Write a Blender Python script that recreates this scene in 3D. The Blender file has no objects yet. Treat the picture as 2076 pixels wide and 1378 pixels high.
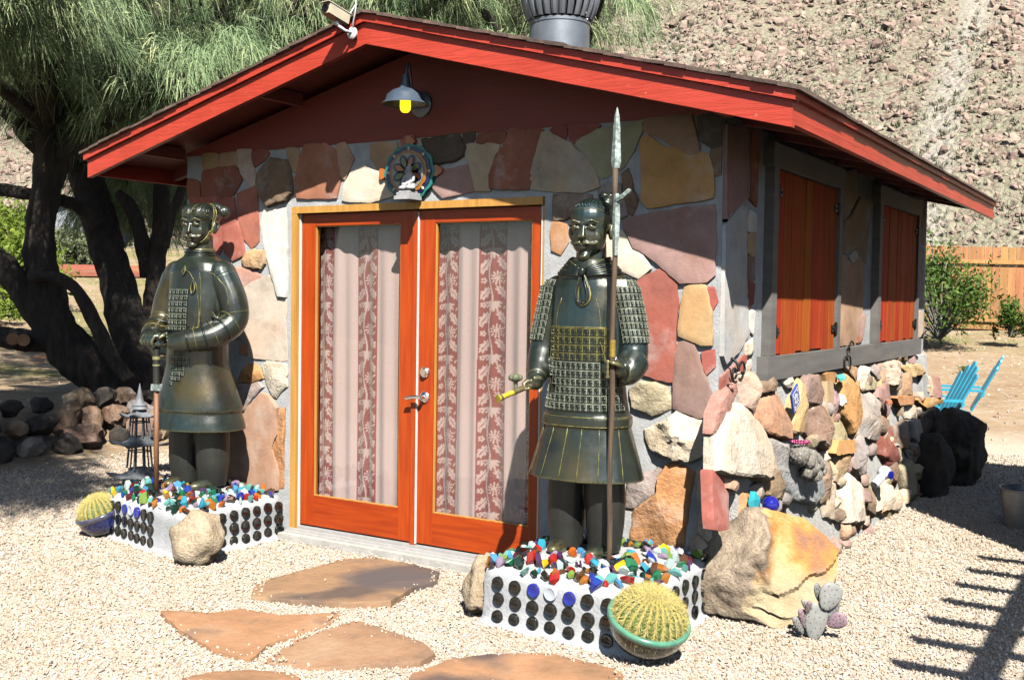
import bpy, bmesh, math, random
import numpy as np
from mathutils import Vector, Matrix, Euler, noise
from mathutils.bvhtree import BVHTree
SC = bpy.context.scene
COL = SC.collection
R = math.radians
random.seed(7)
RNG = np.random.default_rng(11)

# ------------------------------------------------------------------ camera
cam = bpy.data.cameras.new('camera'); camo = bpy.data.objects.new('camera', cam); COL.objects.link(camo)
cam.sensor_width = 36; cam.lens = 37.69; cam.clip_start = .05; cam.clip_end = 2000
_yaw, _pit, _rol = -.5569, -.0401, .0152
_f = Vector((math.sin(_yaw)*math.cos(_pit), math.cos(_yaw)*math.cos(_pit), math.sin(_pit)))
_r = Vector((math.cos(_yaw), -math.sin(_yaw), 0)); _u = _r.cross(_f)
_r2 = _r*math.cos(_rol)+_u*math.sin(_rol); _u2 = -_r*math.sin(_rol)+_u*math.cos(_rol)
camo.matrix_world = Matrix(((_r2.x,_u2.x,-_f.x,4.9204),(_r2.y,_u2.y,-_f.y,-5.1921),(_r2.z,_u2.z,-_f.z,1.5971),(0,0,0,1)))
SC.camera = camo
# ------------------------------------------------------------------ sky and sun
SUN = Vector((.372,-.445,.645)).normalized()
w = bpy.data.worlds.new('World'); SC.world = w; w.use_nodes = True
nt = w.node_tree; bg = nt.nodes['Background']
sky = nt.nodes.new('ShaderNodeTexSky'); sky.sky_type = 'NISHITA'; sky.sun_disc = False
sky.sun_elevation = math.asin(SUN.z); sky.sun_rotation = math.atan2(SUN.x, SUN.y)
sky.air_density = 1.0; sky.dust_density = .6
nt.links.new(sky.outputs[0], bg.inputs[0]); bg.inputs[1].default_value = .058
sl = bpy.data.lights.new('sun','SUN'); sl.energy = 5.0; sl.angle = R(.53); sl.color = (1,.955,.88)
so = bpy.data.objects.new('sun', sl); COL.objects.link(so); so.location = (8,-10,14)
so.rotation_euler = SUN.to_track_quat('Z','Y').to_euler()
SC.view_settings.view_transform = 'Standard'; SC.view_settings.look = 'None'
SC.view_settings.exposure = 1.32; SC.view_settings.gamma = 1
SC.render.engine = 'CYCLES'
SC.cycles.max_bounces = 5; SC.cycles.diffuse_bounces = 0; SC.cycles.glossy_bounces = 3
SC.cycles.transparent_max_bounces = 12; SC.cycles.transmission_bounces = 4
SC.cycles.caustics_reflective = False; SC.cycles.caustics_refractive = False

# ------------------------------------------------------------------ helpers
class MB:
    def __init__(s): s.v=[]; s.f=[]
    def add(s, vs, fs):
        o=len(s.v); s.v.extend([tuple(p) for p in vs]); s.f.extend([tuple(i+o for i in q) for q in fs]); return s
    def box(s, c, d, rot=None):
        x,y,z=[k/2 for k in d]
        P=[Vector(p) for p in ((-x,-y,-z),(x,-y,-z),(x,y,-z),(-x,y,-z),(-x,-y,z),(x,-y,z),(x,y,z),(-x,y,z))]
        if rot is not None:
            m=rot if isinstance(rot,Matrix) else Euler(rot).to_matrix(); P=[m@p for p in P]
        c=Vector(c)
        return s.add([p+c for p in P],[(0,3,2,1),(4,5,6,7),(0,1,5,4),(1,2,6,5),(2,3,7,6),(3,0,4,7)])
    def b(s, x0,x1,y0,y1,z0,z1): return s.box(((x0+x1)/2,(y0+y1)/2,(z0+z1)/2),(x1-x0,y1-y0,z1-z0))
    def loft(s, rings, cap=True, closed=True):
        n=len(rings[0]); vs=[p for r in rings for p in r]; fs=[]
        for i in range(len(rings)-1):
            for j in range(n if closed else n-1):
                k=(j+1)%n; fs.append((i*n+j,i*n+k,(i+1)*n+k,(i+1)*n+j))
        if cap:
            fs.append(tuple(range(n-1,-1,-1))); fs.append(tuple((len(rings)-1)*n+j for j in range(n)))
        return s.add(vs,fs)
    def tube(s, pts, rad, n=10, cap=True, flat=1.0):
        pts=[Vector(p) for p in pts]; m=len(pts)
        if not hasattr(rad,'__len__'): rad=[rad]*m
        rings=[]; a=None
        for i,p in enumerate(pts):
            t=(pts[min(i+1,m-1)]-pts[max(i-1,0)]).normalized()
            if a is None: a=t.orthogonal().normalized()
            a=(a-t*a.dot(t)).normalized(); b=t.cross(a)
            rings.append([p+(a*math.cos(q)+b*math.sin(q)*flat)*rad[i] for q in (2*math.pi*k/n for k in range(n))])
        return s.loft(rings,cap)
    def ell(s, c, r, rot=None, nu=14, nv=9):
        if not hasattr(r,'__len__'): r=(r,r,r)
        m=Euler(rot).to_matrix() if rot else Matrix.Identity(3); c=Vector(c); rings=[]
        for i in range(1,nv):
            t=math.pi*i/nv
            rings.append([c+m@Vector((r[0]*math.sin(t)*math.cos(q),r[1]*math.sin(t)*math.sin(q),-r[2]*math.cos(t))) for q in (2*math.pi*k/nu for k in range(nu))])
        return s.loft(rings)
    def lathe(s, prof, c=(0,0,0), n=24, cap=True, rot=None):
        c=Vector(c); m=Euler(rot).to_matrix() if rot else Matrix.Identity(3)
        return s.loft([[c+m@Vector((r*math.cos(q),r*math.sin(q),z)) for q in (2*math.pi*k/n for k in range(n))] for r,z in prof],cap)
    def prism(s, poly, fn, w0, w1):
        n=len(poly)
        return s.add([fn(u,v,w0) for u,v in poly]+[fn(u,v,w1) for u,v in poly],
            [tuple(range(n-1,-1,-1)),tuple(range(n,2*n))]+[(i,(i+1)%n,n+(i+1)%n,n+i) for i in range(n)])
    def xform(s, m):
        s.v=[tuple(m@Vector(p)) for p in s.v]; return s

WL={}
def mesh(name, mb, mat, smooth=False, fixn=True):
    me=bpy.data.meshes.new(name); me.from_pydata([tuple(p) for p in mb.v],[],mb.f)
    if fixn:
        bm=bmesh.new(); bm.from_mesh(me); bmesh.ops.recalc_face_normals(bm,faces=bm.faces); bm.to_mesh(me); bm.free()
    if mat is not None: me.materials.append(mat)
    if smooth is True: me.polygons.foreach_set('use_smooth',[True]*len(me.polygons))
    elif smooth: 
        me.polygons.foreach_set('use_smooth',[True]*len(me.polygons)); me.set_sharp_from_angle(angle=R(smooth))
    me.update(); return me
def put(name, me, parent=None, loc=(0,0,0), rot=None, scale=None):
    o=bpy.data.objects.new(name,me); COL.objects.link(o); loc=Vector(loc); WL[o]=loc
    if parent is not None: o.parent=parent; o.location=loc-WL[parent]
    else: o.location=loc
    if rot is not None: o.rotation_euler=rot if not isinstance(rot,Matrix) else rot.to_euler()
    if scale is not None: o.scale=(scale,)*3 if not hasattr(scale,'__len__') else scale
    return o
def obj(name, mb, mat, parent=None, smooth=False, base=False):
    a=np.array([tuple(p) for p in mb.v],float); lo,hi=a.min(0),a.max(0); c=(lo+hi)/2
    if base: c[2]=lo[2]
    m2=MB(); m2.v=[tuple(p) for p in a-c]; m2.f=mb.f
    return put(name, mesh(name,m2,mat,smooth), parent, c)
def tag(o, label=None, cat=None, group=None, kind=None):
    if label: o['label']=label
    if cat: o['category']=cat
    if group: o['group']=group
    if kind: o['kind']=kind
    return o
def thing(name, label, cat, loc, group=None):
    o=bpy.data.objects.new(name,None); COL.objects.link(o); o.location=loc; WL[o]=Vector(loc); o.empty_display_size=.1
    return tag(o,label,cat,group)
def remesh(mb, voxel, iters=2, factor=.5):
    me=mesh('tmp',mb,None,fixn=True); o=bpy.data.objects.new('tmp',me); COL.objects.link(o)
    md=o.modifiers.new('r','REMESH'); md.mode='VOXEL'; md.voxel_size=voxel
    if iters: sm=o.modifiers.new('s','SMOOTH'); sm.iterations=iters; sm.factor=factor
    dg=bpy.context.evaluated_depsgraph_get(); out=bpy.data.meshes.new_from_object(o.evaluated_get(dg))
    bpy.data.objects.remove(o); bpy.data.meshes.remove(me)
    r=MB(); r.v=[tuple(v.co) for v in out.vertices]; r.f=[tuple(p.vertices) for p in out.polygons]; bpy.data.meshes.remove(out)
    return r
def n3(p, s=1.0, o=0.0): return noise.noise(Vector((p[0]*s+o,p[1]*s+o*1.7,p[2]*s-o)))
def curve(pts, n=8):                       # Catmull-Rom through 3D (or nD) points
    P=[np.array(p,float) for p in pts]; P=[2*P[0]-P[1]]+P+[2*P[-1]-P[-2]]; out=[]
    for i in range(1,len(P)-2):
        for k in range(n):
            t=k/n; a,b,c,d=P[i-1],P[i],P[i+1],P[i+2]
            out.append(.5*((2*b)+(c-a)*t+(2*a-5*b+4*c-d)*t*t+(3*b-a-3*c+d)*t**3))
    out.append(P[-2]); return out
def chunk_mesh(name, mat, seed, n=11, sq=(1,1,.7)):
    rs=random.Random(seed); bm=bmesh.new()
    for i in range(n):
        v=Vector((rs.gauss(0,1),rs.gauss(0,1),rs.gauss(0,1))).normalized()*rs.uniform(.75,1)
        bm.verts.new((v.x*sq[0],v.y*sq[1],v.z*sq[2]))
    r=bmesh.ops.convex_hull(bm,input=bm.verts); bmesh.ops.delete(bm,geom=[g for g in r['geom_interior'] if isinstance(g,bmesh.types.BMVert)],context='VERTS')
    bmesh.ops.recalc_face_normals(bm,faces=bm.faces)
    me=bpy.data.meshes.new(name); bm.to_mesh(me); bm.free()
    if mat: me.materials.append(mat)
    return me
def rock_mb(c, r, seed=0, amp=.25, fr=1.6, sub=3, rot=None, facet=.0):
    bm=bmesh.new(); bmesh.ops.create_icosphere(bm,subdivisions=sub,radius=1)
    rs=random.Random(seed); planes=[]
    for i in range(int(facet)):
        v=Vector((rs.gauss(0,1),rs.gauss(0,1),rs.gauss(0,1))).normalized(); planes.append((v,rs.uniform(.62,.86)))
    m=Euler(rot).to_matrix() if rot else Matrix.Identity(3); out=MB(); vs=[]
    for v in bm.verts:
        p=v.co.copy()
        for nrm,dd in planes:
            t=p.dot(nrm)
            if t>dd: p-=nrm*(t-dd)*.92
        k=1+amp*n3(p,fr,seed*3.1)+amp*.45*n3(p,fr*2.7,seed*1.3)+amp*.2*n3(p,fr*7,seed)
        p*=k; vs.append(Vector(c)+m@Vector((p.x*r[0],p.y*r[1],p.z*r[2])))
    out.add(vs,[tuple(q.index for q in f.verts) for f in bm.faces]); bm.free(); return out

# ------------------------------------------------------------------ materials
MATS={}
ALB=.76      # the yard is photographed in strong sun: all daylight albedos share this scale
def dim(c): return tuple(k*ALB for k in c)
def nodes(name):
    m=bpy.data.materials.new(name); m.use_nodes=True; t=m.node_tree; b=t.nodes['Principled BSDF']; return m,t,b
def N(t,k,**kw):
    n=t.nodes.new(k)
    for a,v in kw.items(): setattr(n,a,v)
    return n
def noise_n(t, scale, detail=4, rough=.6, pos=None, stretch=None):
    g=pos or N(t,'ShaderNodeNewGeometry').outputs['Position']
    if stretch:
        mp=N(t,'ShaderNodeVectorMath',operation='MULTIPLY'); t.links.new(g,mp.inputs[0]); mp.inputs[1].default_value=stretch; g=mp.outputs[0]
    n=N(t,'ShaderNodeTexNoise'); n.inputs['Scale'].default_value=scale; n.inputs['Detail'].default_value=detail; n.inputs['Roughness'].default_value=rough
    t.links.new(g,n.inputs['Vector']); return n.outputs['Fac']
def ramp(t, fac, stops):
    r=N(t,'ShaderNodeValToRGB'); e=r.color_ramp.elements
    while len(e)<len(stops): e.new(.5)
    for k,(p,c) in zip(e,stops): k.position=p; k.color=(*c,1) if len(c)==3 else c
    t.links.new(fac,r.inputs[0]); return r.outputs[0]
def mixc(t,f,a,b,mode='MIX'):
    m=N(t,'ShaderNodeMix',data_type='RGBA',blend_type=mode)
    for s,v in ((m.inputs[0],f),(m.inputs[6],a),(m.inputs[7],b)):
        if hasattr(v,'is_linked') or isinstance(v,bpy.types.NodeSocket): t.links.new(v,s)
        elif isinstance(v,(int,float)): s.default_value=v
        else: s.default_value=(*v,1) if len(v)==3 else v
    return m.outputs[2]
def dimn(t,c): return mixc(t,1.,c,(ALB,ALB,ALB),'MULTIPLY')
def vary(t, col, amt=.25, sat=.12):
    o=N(t,'ShaderNodeObjectInfo'); h=N(t,'ShaderNodeHueSaturation')
    mr=N(t,'ShaderNodeMapRange'); mr.inputs[3].default_value=1-amt; mr.inputs[4].default_value=1+amt
    t.links.new(o.outputs['Random'],mr.inputs[0]); t.links.new(mr.outputs[0],h.inputs['Value']); t.links.new(col,h.inputs['Color'])
    m2=N(t,'ShaderNodeMath',operation='MULTIPLY_ADD'); m2.inputs[1].default_value=.03; m2.inputs[2].default_value=.485
    fr=N(t,'ShaderNodeMath',operation='FRACT'); mu=N(t,'ShaderNodeMath',operation='MULTIPLY'); mu.inputs[1].default_value=7.3
    t.links.new(o.outputs['Random'],mu.inputs[0]); t.links.new(mu.outputs[0],fr.inputs[0]); t.links.new(fr.outputs[0],m2.inputs[0]); t.links.new(m2.outputs[0],h.inputs['Hue'])
    return h.outputs[0]
def bumpn(t,b,h,strength=.3,dist=.01):
    n=N(t,'ShaderNodeBump'); n.inputs['Strength'].default_value=strength; n.inputs['Distance'].default_value=dist
    t.links.new(h,n.inputs['Height']); t.links.new(n.outputs[0],b.inputs['Normal']); return n
def mat(name, col, rough=.6, col2=None, scale=8, bump=0, bscale=80, bdist=.004, metal=0, spec=.5, coat=0, var=0, stretch=None, lo=.35, hi=.65, detail=5):
    if name in MATS: return MATS[name]
    m,t,b=nodes(name)
    b.inputs['Roughness'].default_value=rough; b.inputs['Metallic'].default_value=metal; b.inputs['Specular IOR Level'].default_value=spec; b.inputs['Coat Weight'].default_value=coat
    c2=col2 or tuple(k*.72 for k in col)
    if metal<.5: col,c2=dim(col),dim(c2)
    c=ramp(t,noise_n(t,scale,detail,.62,stretch=stretch),[(lo,c2),(hi,col)])
    if var: c=vary(t,c,var)
    t.links.new(c,b.inputs['Base Color'])
    if bump: bumpn(t,b,noise_n(t,bscale,5,.65,stretch=stretch),bump,bdist)
    MATS[name]=m; return m
STONE=dict(red=(.42,.135,.08),dred=(.30,.085,.055),pink=(.52,.27,.185),cream=(.68,.58,.44),white=(.70,.67,.60),tan=(.50,.31,.17),ltan=(.57,.42,.30),
 orange=(.56,.27,.09),yellow=(.60,.40,.17),brown=(.27,.175,.11),grey=(.36,.31,.28),grey2=(.56,.55,.53),dark=(.09,.07,.055),mauve=(.37,.23,.19),olive=(.45,.38,.23),slate=(.33,.34,.34),mauve2=(.42,.27,.27))
def stone_mat(k, rough=False):
    key='stone_'+k+('_rough' if rough else '')
    if key in MATS: return MATS[key]
    m,t,b=nodes(key); c=dim(STONE[k])
    b.inputs['Roughness'].default_value=.82; b.inputs['Specular IOR Level'].default_value=.3
    n1=noise_n(t,5 if not rough else 9,6,.65); n2=noise_n(t,38,4,.7); n3_=noise_n(t,1.7,3,.6)
    gy=sum(c)/3; c=tuple(v*.86+gy*.14 for v in c); base=ramp(t,n1,[(.28,tuple(v*.60 for v in c)),(.46,tuple(v*.92 for v in c)),(.58,tuple(v*1.06 for v in c)),(.74,tuple(min(1,v*1.22+.035) for v in c))])
    warm=tuple(min(1,v*f) for v,f in zip(c,(1.15,.86,.62))); base=mixc(t,ramp(t,n3_,[(.48,(0,0,0)),(.68,(.5,.5,.5))]),base,warm); pale=noise_n(t,2.6,5,.7); base=mixc(t,ramp(t,pale,[(.54,(0,0,0)),(.70,(.42,.42,.42))]),base,(.46,.44,.41))
    sp=ramp(t,n2,[(.30,(.62,.62,.62)),(.46,(1,1,1))]); base=mixc(t,.55 if rough else .3,base,sp,'MULTIPLY')
    t.links.new(vary(t,base,.13),b.inputs['Base Color'])
    mth=N(t,'ShaderNodeMath',operation='ADD'); t.links.new(n2,mth.inputs[0]); t.links.new(n1,mth.inputs[1])
    bumpn(t,b,mth.outputs[0],.9 if rough else .35,.012 if rough else .006)
    MATS[key]=m; return m

# ---- outlines in metres of the flagstones and rubble
FRONT="""tan 0.02 0|-0.835,2.546 -0.706,2.535 -0.703,2.441 -0.834,2.444
tan 0.02 0|-0.672,2.533 -0.519,2.536 -0.513,2.455 -0.666,2.455
ltan 0.02 0|-0.503,2.55 -0.39,2.545 -0.368,2.428 -0.341,2.317 -0.378,2.316 -0.464,2.403 -0.508,2.497
dred 0.02 0|-0.369,2.531 -0.243,2.539 -0.222,2.515 -0.347,2.442
dred 0.025 0|-0.84,2.421 -0.694,2.437 -0.529,2.44 -0.475,2.357 -0.55,2.268 -0.693,2.254 -0.845,2.252
dred 0.025 0|-0.989,2.38 -0.885,2.352 -0.885,2.233 -0.988,2.253
brown 0.05 1|-0.326,2.396 -0.201,2.487 -0.058,2.465 -0.011,2.351 -0.005,2.247 -0.055,2.205 -0.219,2.165 -0.314,2.244 -0.33,2.328
tan 0.02 0|-0.058,2.539 0.037,2.526 0.028,2.394 0.003,2.391
red 0.025 0|0.101,2.544 0.267,2.541 0.354,2.493 0.389,2.333 0.366,2.212 0.045,2.223 0.029,2.335 0.063,2.458
tan 0.02 0|0.372,2.535 0.429,2.538 0.495,2.442 0.436,2.327 0.403,2.339 0.378,2.463
cream 0.025 0|0.597,2.383 0.698,2.34 0.761,2.288 0.842,2.215 0.655,2.18 0.423,2.192 0.45,2.287 0.496,2.349
red 0.02 0|-0.965,2.244 -0.55,2.233 -0.532,2.067 -0.603,2.038 -0.63,1.945 -0.691,1.868 -0.86,1.917 -0.964,2.077
red 0.03 0|-0.614,2.034 -0.505,2.059 -0.472,1.966 -0.444,1.862 -0.547,1.828 -0.613,1.875 -0.625,1.968
red 0.02 0|-0.495,2.258 -0.335,2.298 -0.317,1.948 -0.375,1.903 -0.429,1.965 -0.483,2.081
white 0.03 0|-0.259,2.143 -0.077,2.147 -0.061,1.902 -0.058,1.58 -0.107,1.59 -0.165,1.709 -0.22,1.839 -0.243,1.905 -0.29,2.062
yellow 0.05 1|-0.436,1.863 -0.358,1.884 -0.247,1.877 -0.246,1.794 -0.276,1.76 -0.34,1.754 -0.449,1.773 -0.458,1.813
pink 0.025 0|-0.568,1.763 -0.427,1.754 -0.28,1.704 -0.391,1.667 -0.47,1.607 -0.567,1.596 -0.693,1.623 -0.703,1.719
cream 0.025 0|-0.549,1.584 -0.461,1.604 -0.365,1.657 -0.212,1.705 -0.118,1.598 -0.068,1.55 -0.063,1.477 -0.079,1.44 -0.052,1.166 -0.165,1.164 -0.388,1.176 -0.388,1.251 -0.476,1.311 -0.494,1.374 -0.566,1.511
pink 0.02 0|-0.471,1.242 -0.423,1.25 -0.414,1.2 -0.471,1.185
orange 0.035 1|-0.5,0.987 -0.466,1.058 -0.396,1.112 -0.335,1.121 -0.296,1.098 -0.261,1.031 -0.343,0.996
grey 0.03 1|-0.509,0.98 -0.351,0.989 -0.3,1.007 -0.248,0.973 -0.359,0.894 -0.437,0.801 -0.482,0.855 -0.598,0.879 -0.589,0.937
cream 0.03 1|-0.283,1.111 -0.232,1.144 -0.048,1.128 -0.042,0.988 -0.104,0.941 -0.137,0.905 -0.171,0.912 -0.231,0.996
pink 0.03 0|-0.256,0.919 -0.196,0.905 -0.162,0.863 -0.128,0.835 -0.136,0.742 -0.131,0.668 -0.177,0.596 -0.185,0.564 -0.142,0.475 -0.123,0.396 -0.125,0.303 -0.277,0.286 -0.639,0.254 -0.642,0.652 -0.433,0.757 -0.385,0.817
orange 0.025 1|-0.12,0.829 -0.062,0.845 -0.067,0.698 -0.073,0.574 -0.071,0.309 -0.114,0.304 -0.118,0.415 -0.152,0.505 -0.178,0.577 -0.118,0.644 -0.123,0.73
tan 0.02 0|0.65,2.518 0.842,2.513 0.838,2.458 0.76,2.344 0.706,2.374 0.66,2.447
red 0.015 0|0.877,2.538 0.959,2.546 0.977,2.518 0.882,2.483
dark 0.03 1|1.028,2.528 1.302,2.544 1.36,2.467 1.349,2.422 1.288,2.392 1.173,2.378 1.123,2.387 1.071,2.465
dark 0.02 0|1.343,2.535 1.415,2.546 1.392,2.485 1.344,2.495
dred 0.02 0|1.447,2.521 1.627,2.529 1.613,2.484 1.432,2.489
ltan 0.025 0|1.364,2.474 1.582,2.457 1.556,2.384 1.527,2.281 1.524,2.209 1.437,2.216 1.411,2.313 1.386,2.386 1.357,2.441
dred 0.025 0|1.665,2.545 1.869,2.525 1.855,2.437 1.785,2.211 1.539,2.228 1.538,2.287 1.575,2.396 1.629,2.451
mauve 0.02 0|1.191,2.323 1.386,2.357 1.425,2.216 1.201,2.188 1.134,2.238
ltan 0.025 0|1.876,2.503 1.911,2.503 2.043,2.433 2.121,2.367 2.193,2.288 2.227,2.202 2.125,2.185 1.983,2.193 1.786,2.212 1.834,2.374
dred 0.02 0|1.925,2.526 2.012,2.536 2.017,2.473 1.955,2.502
dred 0.02 0|2.041,2.534 2.231,2.526 2.197,2.492 2.057,2.445
olive 0.025 0|2.093,2.44 2.218,2.491 2.475,2.518 2.469,2.486 2.424,2.392 2.366,2.305 2.244,2.25 2.222,2.282 2.15,2.378
tan 0.025 0|2.494,2.532 2.751,2.539 2.772,2.436 2.799,2.355 2.755,2.355 2.653,2.408 2.561,2.461 2.492,2.49
orange 0.03 0|2.486,2.436 2.516,2.45 2.608,2.375 2.73,2.362 2.849,2.326 2.873,2.244 2.879,2.122 2.524,2.087 2.497,2.118
brown 0.03 1|2.366,2.262 2.4,2.285 2.463,2.119 2.432,2.036 2.411,2.049 2.374,2.207
grey 0.03 1|2.224,2.177 2.272,2.218 2.364,2.208 2.405,2.037 2.318,2.002 2.255,2.034
mauve 0.03 0|2.385,2.007 2.547,2.037 2.885,2.075 2.893,1.868 2.893,1.727 2.859,1.7 2.722,1.692 2.669,1.735 2.552,1.825 2.454,1.878
cream 0.025 0|2.318,1.967 2.371,1.947 2.443,1.873 2.539,1.758 2.48,1.719 2.352,1.769 2.26,1.795 2.257,1.918
orange 0.02 0|1.949,2.01 2.03,1.994 2.032,1.905 1.996,1.846 1.952,1.865
brown 0.03 1|1.946,2.17 2.189,2.156 2.19,2.11 2.03,2.027 1.949,2.018
dark 0.02 0|2.795,2.527 2.936,2.539 2.943,2.384 2.873,2.377 2.81,2.421
brown 0.02 0|2.873,2.36 2.94,2.367 2.937,2.241 2.895,2.232
red 0.03 0|2.488,1.691 2.592,1.74 2.664,1.722 2.687,1.674 2.69,1.562 2.683,1.419 2.696,1.174 2.598,1.187 2.465,1.223 2.425,1.508
yellow 0.035 0|2.748,1.651 2.773,1.657 2.811,1.663 2.848,1.664 2.856,1.611 2.876,1.541 2.892,1.372 2.843,1.377 2.722,1.414 2.732,1.539
red 0.02 0|2.873,1.658 2.892,1.652 2.906,1.589 2.891,1.539 2.871,1.606
mauve 0.035 0|2.718,1.367 2.786,1.38 2.807,1.312 2.858,1.195 2.887,1.113 2.887,1.083 2.876,1.006 2.838,1.003 2.704,1.038 2.707,1.156 2.711,1.308
red 0.02 0|2.85,1.324 2.902,1.338 2.901,1.262 2.871,1.216
olive 0.05 1|2.439,1.117 2.498,1.158 2.587,1.162 2.652,1.138 2.678,1.077 2.681,1.062 2.671,1.028 2.621,1.001 2.576,0.982 2.455,1.021
cream 0.1 2|2.529,0.903 2.649,0.96 2.712,1.013 2.789,0.989 2.908,0.956 2.917,0.857 2.869,0.8 2.807,0.761 2.653,0.774 2.56,0.814 2.529,0.86
orange 0.05 1|2.629,0.675 2.667,0.733 2.718,0.744 2.815,0.706 2.798,0.603 2.776,0.451 2.763,0.311 2.585,0.28 2.451,0.299 2.481,0.476 2.612,0.57
grey 0.04 1|2.444,0.619 2.615,0.71 2.651,0.725 2.622,0.68 2.605,0.575 2.474,0.481 2.42,0.468
cream 0.05 1|2.833,0.731 2.858,0.734 2.934,0.676 2.985,0.594 2.989,0.536 2.96,0.367 2.904,0.348 2.834,0.392 2.857,0.49 2.836,0.607
white 0.05 1|2.905,0.862 2.96,0.872 2.988,0.723 2.939,0.718 2.906,0.785
cream 0.05 1|2.863,0.764 2.926,0.723 2.979,0.716 2.964,0.685 2.927,0.682
ltan 0.04 1|2.803,0.37 2.835,0.386 2.898,0.338 2.966,0.356 2.967,0.298 2.793,0.273"""
SIDE="""mauve 0.03 0|-0.033,2.468 0.375,2.507 0.372,2.164 -0.066,2 -0.031,2.245
grey2 0.03 0|-0.026,1.941 0.238,2.068 0.366,2.088 0.351,1.858 0.39,1.534 0.428,1.429 0.258,1.336 0.058,1.284 -0.016,1.345 -0.023,1.463 -0.031,1.692
white 0.02 0|0.407,2.071 0.488,2.058 0.488,1.98 0.385,1.974
tan 0.02 0|0.373,1.945 0.484,1.951 0.475,1.844 0.379,1.859
brown 0.02 0|0.381,1.83 0.481,1.834 0.484,1.717 0.39,1.706
dred 0.02 0|0.391,1.696 0.487,1.678 0.476,1.59 0.392,1.561
dred 0.02 0|0.39,2.5 0.52,2.508 0.49,2.116 0.396,2.147
white 0.02 0|0.425,1.529 0.506,1.532 0.488,1.416 0.432,1.455
cream 0.03 1|0.378,1.363 0.496,1.391 0.471,1.298 0.383,1.301
red 0.025 0|-0.033,1.181 0.398,1.299 0.357,1.219 0.083,1.11 -0.024,1.047
cream 0.03 1|0.369,1.24 0.448,1.277 0.472,1.21 0.371,1.209
olive 0.03 0|2.235,2.463 2.489,2.521 2.605,2.362 2.29,2.163
brown 0.025 0|2.43,2.173 2.659,2.329 2.972,2.336 2.927,1.891 2.754,1.937 2.454,1.95 2.29,1.942 2.269,2.137
tan 0.03 0|2.049,1.872 2.133,1.911 2.511,1.87 2.756,1.917 2.896,1.837 2.879,1.574 2.754,1.392 2.647,1.304 2.07,1.308 2.035,1.573
red 0.02 0|2.814,1.496 2.941,1.495 2.865,1.324 2.722,1.308
grey2 0.02 0|2.434,1.911 2.601,1.952 2.705,1.922 2.535,1.88
red 0.02 0|4.561,1.514 4.81,1.513 4.705,1.293 4.57,1.296
ltan 0.02 0|4.84,1.513 5.005,1.512 5.013,1.302 4.758,1.292
brown 0.03 1|4.543,2.411 4.96,2.443 4.969,2.124 4.583,2.136
mauve 0.03 1|4.592,2.074 4.96,2.075 4.988,1.577 4.626,1.576"""
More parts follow.
